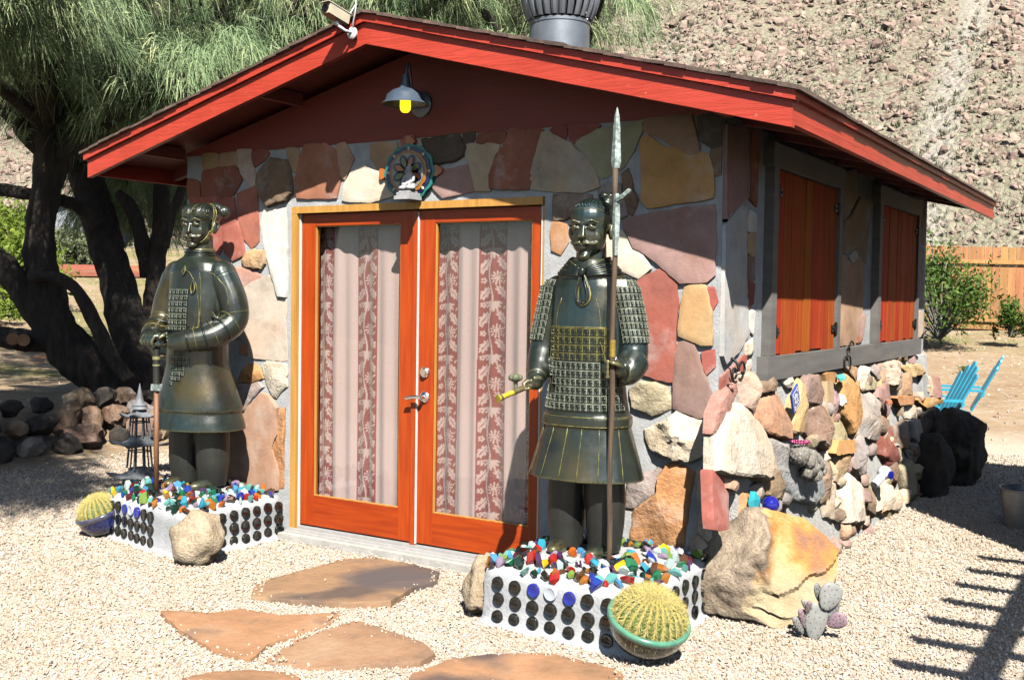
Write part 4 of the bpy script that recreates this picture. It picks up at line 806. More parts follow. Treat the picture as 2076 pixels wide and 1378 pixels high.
# ------------------------------------------------------------------ plinths of bottles and slag glass
PLM=mat('plinth_render',(.50,.505,.51),.95,(.41,.415,.42),16,.6,60,.008)
PLW=mat('plinth_white_mortar',(.50,.50,.495),.9,(.36,.36,.355),20,.8,60,.01)
def gl(n,c,tr=.25,rough=.07):
    k='bottle_glass_'+n
    if k in MATS: return MATS[k]
    m,t,b=nodes(k); b.inputs['Base Color'].default_value=(*c,1); b.inputs['Roughness'].default_value=rough; b.inputs['Transmission Weight'].default_value=tr; b.inputs['Coat Weight'].default_value=.5; b.inputs['Coat Roughness'].default_value=.05; MATS[k]=m; return m
BOT=[gl('black',(.006,.007,.006),0,.07),gl('cobalt',(.012,.02,.22),0),gl('frost',(.42,.46,.50),.1,.2)]
def bottle_me(m):
    mb=MB().lathe([(.040,-.02),(.040,.0065),(.038,.0095),(.0345,.010),(.031,.0085),(.024,.0062),(.014,.0048),(.001,.0044)],(0,0,0),24)
    return mesh('bottle_base',mb,m,smooth=50)
BM=[bottle_me(m) for m in BOT]
CH=[]
for i,(nm,c) in enumerate((('white',(.66,.68,.68)),('clear',(.45,.56,.55)),('clear',(.45,.56,.55)),('aqua',(.12,.36,.33)),('aqua',(.12,.36,.33)),('turquoise',(.04,.30,.42)),('cobalt',(.015,.04,.30)),('sky',(.08,.28,.52)),('green',(.015,.16,.07)),('bottle',(.012,.035,.022)),('bottle',(.012,.035,.022)),('lime',(.18,.28,.05)),('yellow',(.66,.46,.015)),('amber',(.36,.13,.02)),('brown',(.10,.04,.015)),('orange',(.62,.14,.015)),('red',(.40,.022,.015)),('ruby',(.10,.010,.012)),('purple',(.07,.025,.08)),('lilac',(.30,.22,.32)),('black',(.012,.012,.012)),('black',(.012,.012,.012)))):
    for s in range(2): CH.append(chunk_mesh('glass_chunk',gl('slag_'+nm,c,.35),100+i*7+s,16,(1,.85,.72)))
def plinth(corners, top, label, side_cols, front_cols, seed, avoid):
    rs=random.Random(seed); cx=sum(p[0] for p in corners)/4; cy=sum(p[1] for p in corners)/4
    th=thing('bottle_plinth',label,'plinth',(cx,cy,0))
    def ring(s,z):
        out=[]; n=4
        for i in range(n):
            a=Vector(corners[i]); b=Vector(corners[(i+1)%n])
            for j in range(14):
                p=a+(b-a)*(j/14); d=p-Vector((cx,cy)); cornerness=abs(j/14-.5)*2
                rr=1+s/.45-.035*max(0,cornerness-.8)/.2
                q=Vector((cx,cy))+d*rr; w=.003*n3((q.x,q.y,z),9); out.append((q.x+w,q.y+w,z))
        return out
    rings=[ring(.05,-.08),ring(.036,0),ring(.013,.018),ring(.004,.04)]+[ring(0,z) for z in np.linspace(.10,top-.05,5)]+[ring(-.010,top-.02),ring(-.035,top-.002)]
    obj('render_body',MB().loft(rings),PLM,th,smooth=60)
    n=18; v=[]; 
    def top_z(u,w_): return top-.004+.055*min(1,4*min(u,1-u))*min(1,4*min(w_,1-w_))+.006*n3((u*5,w_*5,seed),1.)
    A,B,Cc,D=[Vector(c) for c in corners]
    def tp(u,w_):
        u2=.045+.91*u; w2=.045+.91*w_; p=A*(1-u2)*(1-w2)+B*u2*(1-w2)+Cc*u2*w2+D*(1-u2)*w2; return Vector((p.x,p.y,top_z(u,w_)))
    for j in range(n): v+= [tp(i/(n-1),j/(n-1)) for i in range(n)]
    obj('mortar_top',MB().add(v,[(j*n+i,j*n+i+1,(j+1)*n+i+1,(j+1)*n+i) for j in range(n-1) for i in range(n-1)]),PLW,th,smooth=True)
    # bottle ends on the front (A-B) and the right hand side (B-C)
    for a,b,cols,t0,t1 in ((A,B,front_cols[0],front_cols[1],front_cols[2]),(B,Cc,side_cols[0],side_cols[1],side_cols[2])):
        d=(b-a); nn=Vector((d.y,-d.x)).normalized()
        rot=Matrix(((d.normalized().x,0,nn.x),(d.normalized().y,0,nn.y),(0,1,0))).to_euler()
        for r_,z in enumerate((top-.072,top-.152,top-.232)):
            for c_ in range(cols):
                t=t0+(t1-t0)*(c_+.5)/cols; p=a+d*t+nn*.0035; k=0
                if cols==7 and r_==0: k={2:1,3:2,4:1}.get(c_,0)
                o=put('bottle_base',BM[k],th,(p.x+rs.uniform(-.003,.003),p.y,z+rs.uniform(-.004,.004)),rot); s=rs.uniform(.76,.86); o.scale=(s,s,.9+rs.uniform(-.25,.25)); o.rotation_euler.z+=rs.uniform(-.05,.05)
    # chunks of slag glass bedded in the top
    placed=[]
    for k in range(2600):
        if len(placed)>=215: break
        u,w_=rs.random(),rs.random(); p=tp(u,w_); s=rs.uniform(.024,.050)
        if any((p.x-x)**2/(rx*rx)+(p.y-y)**2/(ry*ry)<1 for x,y,rx,ry in avoid): continue
        if any((p-q).length<(s+r)*.42 for q,r in placed): continue
        placed.append((p,s)); o=put('glass_chunk',rs.choice(CH),th,(p.x,p.y,p.z+s*.38),(rs.uniform(0,6.28),rs.uniform(0,6.28),rs.uniform(0,6.28)),(s*rs.uniform(.8,1.35),s,s*rs.uniform(.7,1)))
    # a rim of chunks pressed over the front and side edges
    for a,b in ((A,B),(B,Cc),(D,A)):
        for i in range(13):
            if rs.random()<.3: continue
            p=a+(b-a)*(i+.5+rs.uniform(-.3,.3))/13; c=Vector((cx,cy)); p=c+(p-c)*.955; s=rs.uniform(.024,.042)
            put('glass_chunk',rs.choice(CH),th,(p.x,p.y,top+.004),(rs.uniform(0,6.28),rs.uniform(0,6.28),rs.uniform(0,6.28)),(s*1.2,s,s*.8))
    return th
plinth([(2.05,-.845),(2.93,-.90),(2.93,-.03),(2.02,-.03)],.285,'low plinth studded with bottle ends and slag glass under the spear-bearing statue',(6,.10,.95),(7,.07,.88),3,[(2.33,-.50,.12,.17),(2.56,-.45,.12,.17),(2.63,-.63,.03,.03)])
plinth([(-1.0,-.68),(-.06,-.86),(-.03,-.03),(-1.0,-.03)],.285,'low plinth studded with bottle ends and slag glass under the robed statue',(6,.30,.98),(7,.06,.66),4,[(-.60,-.36,.11,.16),(-.37,-.33,.11,.16),(-.85,-.42,.03,.03)])

# ------------------------------------------------------------------ bronze warrior statues
def bronze(name, blue=0.5):
    m,t,b=nodes(name); g=N(t,'ShaderNodeNewGeometry')
    f1=noise_n(t,3.1,4,.6); f2=noise_n(t,11,5,.7); f3=noise_n(t,1.9,3,.5)
    c=ramp(t,f1,[(.34,(.011,.013,.010)),(.52,(.017,.024,.017)),(.70,(.013,.033,.038))])
    c=mixc(t,ramp(t,f3,[(.52,(0,0,0)),(.68,(.75,.75,.75))]),c,(.085,.060,.014))
    c=mixc(t,ramp(t,f2,[(.60,(0,0,0)),(.75,(.5,.5,.5))]),c,(.045,.058,.038))
    c=mixc(t,ramp(t,g.outputs['Pointiness'],[(.515,(0,0,0)),(.60,(.9,.9,.9))]),c,(.26,.24,.10))
    t.links.new(c,b.inputs['Base Color']); b.inputs['Metallic'].default_value=.35; b.inputs['Specular IOR Level'].default_value=.7
    t.links.new(ramp(t,f2,[(.3,(.24,.24,.24)),(.7,(.50,.50,.50))]),b.inputs['Roughness']); b.inputs['Coat Weight'].default_value=.25; b.inputs['Coat Roughness'].default_value=.14
    bumpn(t,b,f2,.25,.006); return m
BR=bronze('bronze_patina')
LINE=mat('bronze_worn_seam',(.30,.27,.075),.45,(.08,.075,.03),30,metal=.4)
LINE2=mat('bronze_silver_seam',(.40,.43,.33),.45,(.14,.16,.12),30,metal=.4)
BRP=mat('bronze_plate',(.018,.026,.022),.32,(.010,.014,.012),20,metal=.35)
TRO=mat('bronze_dark_matt',(.030,.032,.026),.5,(.018,.018,.016),6,.2,60,.004,metal=.2)
def ring(cx,cy,rx,ry,z,n=28,p=2.3,fold=0,nf=0,ph=0):
    out=[]
    for k in range(n):
        q=2*math.pi*k/n; c,s=math.cos(q),math.sin(q); e=2/p; f=1+fold*math.cos(nf*q+ph)
        out.append((cx+rx*f*math.copysign(abs(c)**e,c),cy+ry*f*math.copysign(abs(s)**e,s),z))
    return out
def head_parts(kind):
    m=MB(); z=1.595
    m.ell((0,.012,z+.035),(.076,.094,.088),None,20,14).ell((0,-.018,z-.045),(.062,.066,.078),None,18,12).ell((0,-.052,z-.098),(.030,.026,.024))
    m.ell((0,-.022,z-.030),(.068,.068,.092),None,20,14).ell((-.036,-.052,z-.034),(.027,.022,.032)).ell((.036,-.052,z-.034),(.027,.022,.032))
    m.ell((0,-.076,z+.022),(.054,.016,.012))                                   # brow
    m.loft([[(x,y,zz) for x,y,zz in ((-.008,-.070,z+.02),(.008,-.070,z+.02),(.006,-.088,z+.015),(-.006,-.088,z+.015))],[(-.018,-.072,z-.042),(.018,-.072,z-.042),(.012,-.108,z-.036),(-.012,-.108,z-.036)],[(-.014,-.072,z-.050),(.014,-.072,z-.050),(.008,-.098,z-.048),(-.008,-.098,z-.048)]])
    for s in (-1,1):
        m.ell((s*.033,-.078,z-.002),(.016,.011,.0075),(0,0,0),12,8).tube([(s*.016,-.086,z+.0),(s*.034,-.090,z+.010),(s*.052,-.080,z+.002)],.0035,6).tube([(s*.014,-.090,z+.026),(s*.036,-.092,z+.034),(s*.060,-.074,z+.024)],[.004,.005,.003],6)
        m.ell((s*.078,.012,z-.012),(.012,.024,.036),(0,0,s*.3)).tube(curve([(s*.084,.0,z+.015),(s*.092,.018,z+.02),(s*.094,.026,z-.005),(s*.086,.012,z-.038)],4),.005,6)
        m.tube(curve([(s*.004,-.094,z-.060),(s*.022,-.093,z-.064),(s*.042,-.080,z-.066),(s*.056,-.068,z-.056)],4),[.007,.008,.0085,.008,.008,.0075,.007,.0065,.006,.005,.0045,.004,.003],8)
    m.ell((0,-.086,z-.073),(.020,.010,.0055)).ell((0,-.083,z-.084),(.017,.010,.006))
    m.tube([(0,.012,z-.05),(0,.012,z-.19)],[.056,.062],18)
    return m,z
def build_head(kind):
    m,z=head_parts(kind)
    hair=MB()
    if kind=='spear':
        m.ell((0,-.066,z-.118),(.024,.018,.026)); m.tube([(0,-.075,z-.115),(0,-.070,z-.145)],[.015,.004],8)
        m.ell((0,.018,z+.050),(.083,.102,.083),None,20,14)
        m.ell((.035,.075,z+.115),(.030,.030,.028)); m.box((.06,.078,z+.128),(.055,.02,.045),(.2,.5,.6)).box((.02,.088,z+.132),(.05,.02,.04),(-.2,-.4,-.3))
        m.tube(curve([(0,.105,z+.02),(0,.115,z-.06),(0,.10,z-.13)],4),[.02]*9,8)
    else:
        m.ell((-.034,.01,z+.062),(.054,.094,.062),(0,0,.1),18,12).ell((.034,.01,z+.062),(.054,.094,.062),(0,0,-.1),18,12)
        m.ell((.02,.105,z+.098),(.048,.042,.040)).ell((.062,.11,z+.085),(.040,.034,.036)).ell((-.03,.09,z+.110),(.034,.034,.028))
        m.ell((0,-.07,z-.11),(.03,.022,.02))
    return remesh(m,.0032,4,.5),z
def arm(m,pts,rad,n=16): m.tube(curve(pts,6),[np.interp(i/((len(pts)-1)*6),np.linspace(0,1,len(rad)),rad) for i in range((len(pts)-1)*6+1)],n)
def fist(m,c,axis,out,up_curl=1,r=.0125):
    # four fingers wrapped round a shaft at c (axis along z), the thumb on the other side
    c=Vector(c); o=Vector(out).normalized(); side=Vector((0,0,1)).cross(o).normalized()
    m.ell(tuple(c+o*.045),(.04,.04,.046))
    for k in range(4):
        z=Vector((0,0,.036-.024*k)); L=[.9,1,.97,.82][k]
        m.tube([tuple(c+o*.045+side*.026+z),tuple(c+o*.008+side*.034*L+z),tuple(c-o*.028*L+side*.020+z),tuple(c-o*.030+side*-.006+z)],[r,r,r*.95,r*.85],8)
    m.tube([tuple(c+o*.04-side*.03+Vector((0,0,.012))),tuple(c+o*.0-side*.032+Vector((0,0,.026))),tuple(c-o*.026-side*.018+Vector((0,0,.034)))],[r*1.2,r*1.1,r*.85],8)
def place(mb,M4): return mb.xform(M4)
def seam(pts,M4,bvh,r=.0028,off=.001):
    out=[]; r=r*.68 if r<.0035 else r
    for p in pts:
        q=M4@Vector(p); h=bvh.find_nearest(q); out.append(h[0]+h[1]*off)
    return MB().tube(out,r,6)
def wrap_pt(bvh,M4,ang,z,cx=0,cy=0,R0=.8):
    o=M4@Vector((cx+R0*math.sin(ang),cy-R0*math.cos(ang),z)); c=M4@Vector((cx,cy,z)); h=bvh.ray_cast(o,(c-o).normalized()); return h
def bvh_of(mb): return BVHTree.FromPolygons([Vector(p) for p in mb.v],[tuple(f) for f in mb.f])

def statue_spear():
    base=(2.43,-.47,.33); th=thing('warrior_statue','bronze armoured warrior statue gripping an upright spear beside the doors','statue',base)
    M4=Matrix.Translation(base)@Matrix.Rotation(R(3),4,'Z')@Matrix.Scale(.985,4)
    tr=MB()
    for s in (-1,1): arm(tr,[(s*.105,.0,.02),(s*.108,.0,.16),(s*.105,.0,.30),(s*.10,.0,.46)],[.083,.098,.104,.098])
    obj('trousers',place(remesh(tr,.010,2),M4),TRO,th,smooth=True)
    for s in (-1,1):
        sh=MB().ell((s*.115,-.075,.03),(.05,.115,.038),(0,0,s*-.15)).ell((s*.105,.03,.03),(.05,.07,.04)); obj('shoe',place(remesh(sh,.009,2),M4),BR,th,smooth=True)
    b=MB()
    b.loft([ring(0,0,.302,.222,.385,56,2.2,.018,9,.4),ring(0,0,.292,.214,.42,56,2.2,.016,9,.4),ring(0,0,.258,.192,.54,56,2.2,.010,9,.4),ring(0,0,.226,.168,.64,56,2.3,.004,9,.4),ring(0,0,.222,.165,.69,56)])
    b.loft([ring(0,0,.232,.176,.652,40),ring(0,0,.230,.174,.70,40)])
    b.loft([ring(0,0,.218,.168,.69),ring(0,-.005,.200,.160,.80),ring(0,-.008,.186,.155,.92),ring(0,-.008,.182,.152,1.03),ring(0,-.006,.186,.152,1.14),ring(0,0,.186,.146,1.25),ring(0,.005,.188,.132,1.345),ring(0,.008,.166,.118,1.395),ring(0,.010,.118,.100,1.44)])
    for s in (-1,1): b.ell((s*.165,.005,1.325),(.085,.088,.080))
    # scarf round the neck
    b.loft([ring(0,.0,.160,.122,1.395,28),ring(0,.0,.140,.115,1.425,28),ring(0,.002,.108,.102,1.46,28),ring(0,.004,.092,.094,1.482,28)])
    arm(b,[(.180,.0,1.33),(.222,.005,1.17),(.245,-.005,1.03),(.245,-.045,.945),(.225,-.115,.925)],[.080,.076,.074,.070,.050])
    b.tube(curve([(.258,-.02,.985),(.25,-.085,.935),(.235,-.12,.93)],4),[.080,.079,.078,.076,.073,.07,.066,.062,.058],16)
    fist(b,(.203,-.165,.945),None,(.35,.9,0))
    arm(b,[(-.180,.0,1.33),(-.222,.0,1.17),(-.248,-.01,1.03),(-.24,-.07,.94),(-.22,-.14,.885)],[.080,.076,.074,.066,.048])
    for k,(p,r) in enumerate((((-.250,-.035,.985),.080),((-.246,-.062,.952),.077),((-.238,-.088,.925),.072))): b.ell(p,(r,r*.92,r*.62),(R(52),R(-12),0))
    b.ell((-.212,-.168,.865),(.042,.05,.045))
    for k in range(4): b.tube([(-.235+.004*k,-.165-.018*k,.885-.004*k),(-.252+.004*k,-.188-.018*k,.868-.004*k),(-.236+.004*k,-.200-.018*k,.842-.004*k),(-.212+.004*k,-.192-.018*k,.838)],[.013,.0125,.012,.010],8)
    b.tube([(-.185,-.15,.87),(-.182,-.185,.885),(-.20,-.215,.885)],[.015,.014,.010],8)
    bm_=place(remesh(b,.0075,2,.45),M4); body=obj('body',bm_,BR,th,smooth=True); bv=bvh_of(bm_)
    hm,z=build_head('spear'); H4=M4@Matrix.Translation((0,0,-.0))@Matrix.Translation((0,0,1.45))@Matrix.Rotation(R(4),4,'Z')@Matrix.Diagonal((1.32,1.30,1.16,1))@Matrix.Translation((0,0,-1.45+.010))
    hd=place(hm,H4); ho=obj('head',hd,BR,th,smooth=True); hb=bvh_of(hd)
    for k in range(15):
        a=(k-7)/7; obj('hair_strand',seam(curve([(a*.078,-.055+.055*abs(a),z+.082-.05*a*a),(a*.075,-.01,z+.125-.04*a*a),(a*.055+.01,.045,z+.125-.03*a*a),(.03+a*.012,.085,z+.105)],5),H4,hb,.0042,.0005),BRP,ho,smooth=True)
    obj('topknot',MB().ell((.035,.088,z+.128),(.030,.026,.030),None,14,10).ell((.066,.085,z+.150),(.026,.016,.022),(0,.5,.3)).ell((.012,.098,z+.152),(.022,.016,.020),(0,-.5,-.3)).tube([(.035,.088,z+.10),(.035,.088,z+.112)],[.026,.026],14).xform(H4),BRP,ho,smooth=True)
    ss=[]
    for s in (1,):
        ss.append(seam([(s*.02,-.03,z+.128),(s*.068,-.02,z+.085),(s*.078,-.015,z+.02),(s*.072,-.03,z-.06),(s*.045,-.06,z-.115)],H4,hb,.003))
    ss.append(seam(curve([(-.07,-.03,z+.07),(-.03,-.085,z+.095),(.03,-.085,z+.095),(.075,-.02,z+.07)],6),H4,hb,.0022))
    for q in ss: obj('seam',q,LINE,ho,smooth=True)
    # knotted scarf loop on the chest and scarf folds
    for k in range(4):
        w_=.034-.0085*k; pts=[(.018-w_*.3,-.2,1.41),(.022-w_,-.2,1.335),(.030-w_*.9,-.2,1.285-.003*k),(.036,-.2,1.258+.008*k),(.044+w_*.9,-.2,1.285),(.042+w_,-.2,1.335),(.022+w_*.3,-.2,1.41)]
        obj('scarf_loop',seam(curve(pts,5),M4,bv,.0060-.0005*k,.006+.004*(k%2)),BRP if k%2 else LINE,th,smooth=True)
    for k in range(6):
        for sd_ in (-1,1):
            pts=[]; sp_=k/5
            for i in range(13):
                u=i/12; an=sd_*R(4+150*u); e=math.sin(min(u*1.5,1)*math.pi/2)
                rr=.126*(1-e)+(.094+.060*sp_)*e; z=1.425-.010*k*(1-e)*.6+(.058-.072*sp_)*e+(.012*max(0,u-.5))
                pts.append(M4@Vector((.015*(1-e)+rr*1.08*math.sin(an),.004-rr*.98*math.cos(an),z)))
            obj('scarf_fold',MB().tube(pts,[.0075+.0035*math.sin(math.pi*min(1,i/8)) for i in range(13)],8),BRP,th,smooth=True)
            if k%2==0: obj('scarf_edge',MB().tube([q+Vector((0,-.003,.0095)) for q in pts[1:9]],.0017,5),LINE,th,smooth=True)
    obj('scarf_knot',MB().ell(tuple(M4@Vector((.015,-.130,1.415))),(.020,.016,.024),None,12,8),BRP,th,smooth=True)
    # armour plates
    def plate_me(w,h,m,rv=2,t=.007):
        mb=MB().box((0,0,0),(w,h,t)); nb=len(mb.f); e=.0021
        mb.box((0,h/2-e,t*.55),(w,e*2,t*.35)).box((w/2-e,0,t*.55),(e*2,h-e*4.2,t*.35)).box((-w/2+e*.6,0,t*.5),(e*1.2,h-e*4.2,t*.25))
        for i in range(rv): mb.ell((-w*.22+i*w*.44,-h*.26,t*.5),(.0026,.0026,.004),None,6,4)
        mb.ell((w*.18,h*.16,t*.5),(.0034,.0034,.004),None,6,4)
        me=mesh('plate',mb,m); me.materials.append(BRP)
        for p in me.polygons:
            if p.index<nb: p.material_index=1
        return me
    PM=plate_me(.037,.040,LINE); PM2=plate_me(.031,.040,LINE2); PM3=plate_me(.031,.034,LINE2,2,.007)
    def plates(me,rows,angs,cx,cy,par,zoff):
        for zi,zz in enumerate(rows):
            for a in angs:
                h=wrap_pt(bv,M4,a,zz,cx,cy)
                if h[0] is None: continue
                if h[0].z>M4.translation.z+1.36: continue
                lp=M4.inverted()@h[0]
                if (lp.x/.212)**2+((lp.y+.006)/.176)**2>1.12: continue
                nrm=h[1].normalized(); up=Vector((0,0,1)); xx=up.cross(nrm).normalized(); yy=nrm.cross(xx)
                o=put('plate',me,par,h[0]+nrm*.0028); o.rotation_euler=Matrix((xx,yy,nrm)).transposed().to_euler()
    def ok_angles(n,a0,a1): return [R(a0+(a1-a0)*i/(n-1)) for i in range(n)]
    plates(PM,[1.118-.041*k for k in range(4)],ok_angles(11,-64,58),0,-.006,body,0)
    plates(PM2,[.952-.0405*k for k in range(6)],ok_angles(17,-82,80),0,-.006,body,0)
    # shoulder plates: hang over the upper arm
    for s in (1,-1):
        for r_ in range(9):
            t=r_/8; c=Vector((s*(.17+.062*t),.0,1.335-.250*t))
            for a in ok_angles(9,2,120):
                d=Vector((s*math.sin(a),-math.cos(a),.35*(1-t))).normalized(); o_=M4@(c+d*.3); cc=M4@c; h=bv.ray_cast(o_,(cc-o_).normalized())
                if h[0] is None: continue
                nrm=h[1].normalized(); up=Vector((-s*.2,0,1)); xx=up.cross(nrm)
                if xx.length<.1: continue
                xx.normalize(); yy=nrm.cross(xx); q=put('plate',PM3,body,h[0]+nrm*.0025); q.rotation_euler=Matrix((xx,yy,nrm)).transposed().to_euler()
    for a in (-66,-40,-14,12,38,64):
        pts=[]
        for zz in np.linspace(.395,.645,8):
            h=wrap_pt(bv,M4,R(a+ (zz-.4)*18),zz)
            if h[0] is not None: pts.append(h[0]+h[1]*.0006)
        if len(pts)>3: obj('pleat',MB().tube(pts,.0022,6),LINE,th,smooth=True)
    for zz in (.655,.70):
        pts=[]
        for a in range(-95,96,8):
            h=wrap_pt(bv,M4,R(a),zz)
            if h[0] is not None: pts.append(h[0]+h[1]*.0005)
        obj('belt_seam',MB().tube(pts,.0026,6),LINE,th,smooth=True)
    pts=[]
    for a in range(-64,60,8):
        h=wrap_pt(bv,M4,R(a),1.142,0,-.006)
        if h[0] is not None: pts.append(h[0]+h[1]*.001)
    obj('armour_edge',MB().tube(pts,.003,6),LINE,th,smooth=True)
    for s in (-1,1): obj('armhole_seam',seam(curve([(s*.125,-.2,1.30),(s*.150,-.2,1.22),(s*.158,-.2,1.12),(s*.160,-.2,1.02)],5),M4,bv,.0028),LINE,th,smooth=True)
    # spear held in the fist
    sp=M4@Vector((.203,-.165,.9)); WD=mat('weathered_shaft',(.13,.08,.045),.75,(.045,.03,.02),7,.5,40,.004,stretch=(9,9,.6)); VG=mat('verdigris_iron',(.42,.50,.46),.6,(.07,.10,.09),30,.8,60,.006)
    s_=thing('spear','long brown spear with verdigris blade held by the warrior','spear',(sp.x,sp.y,.27))
    obj('shaft',MB().tube([(sp.x+.004*math.sin(i*1.3),sp.y,.27+(2.22-.27)*i/14) for i in range(15)],.0135,10),WD,s_,smooth=True)
    zz=2.22; obj('spear_head',MB().loft([[(sp.x+a*w_,sp.y+b*d_,zz+h) for a,b in ((-1,0),(0,-1),(1,0),(0,1))] for w_,d_,h in ((.019,.016,-.01),(.026,.017,.02),(.023,.012,.08),(.019,.011,.14),(.019,.011,.17),(.013,.009,.235),(.002,.002,.275))]),VG,s_)
    hb_=MB().loft([[(sp.x+.012+a*w_,sp.y-.012+b*d_,h) for a,b in ((-1,0),(0,-1),(1,0),(0,1))] for w_,d_,h in ((.012,.008,2.09),(.020,.011,1.99),(.017,.010,1.88),(.010,.007,1.80))]); hb_.tube(curve([(sp.x+.012,sp.y-.012,2.06),(sp.x+.05,sp.y-.02,2.075),(sp.x+.085,sp.y-.02,2.105)],4),[.013,.014,.013,.014,.012,.013,.012,.012,.009],6)
    obj('side_blade',hb_,VG,s_)
    obj('grip_band',MB().tube([(sp.x,sp.y,1.32),(sp.x,sp.y,1.40)],.0155,12),mat('aged_brass',(.42,.30,.06),.4,(.25,.17,.04),30,metal=.6),s_,smooth=40)
    # short yellow pipe in the other hand
    a=M4@Vector((-.205,-.16,.862)); b2=M4@Vector((-.295,-.40,.79)); YB_=mat('yellow_bamboo',(.62,.48,.04),.45,(.42,.30,.03),25); DK=mat('dark_bamboo',(.16,.13,.05),.5,(.07,.06,.03),50)
    pp=thing('bamboo_pipe','yellow bamboo pipe with a ribbed green bowl in the warrior\'s hand','pipe',a)
    L=lambda t:a.lerp(b2,t)
    obj('stem',MB().tube([L(0),L(.25)],.0125,12).tube([L(.62),L(.92)],.0135,12),YB_,pp,smooth=40); obj('wrapped_stem',MB().tube([L(.24),L(.63)],.0145,12).tube([L(.905),L(.95)],.016,12),DK,pp,smooth=40)
    obj('mouthpiece',MB().tube([L(.94),L(.97),L(1.0)],[.015,.017,.021],12),YB_,pp,smooth=40)
    c=L(.55); bo=MB().tube([c,c+Vector((-.004,0,.05))],[.009,.011],10); bo.loft([ring(c.x-.004,c.y,r_,r_,c.z+.045+h,40,2,.08,10) for r_,h in ((.012,0),(.030,.010),(.034,.022),(.028,.034),(.010,.040))])
    obj('bowl',bo,mat('pipe_bowl_green',(.17,.19,.11),.5,(.09,.10,.06),30),pp,smooth=45)
statue_spear()

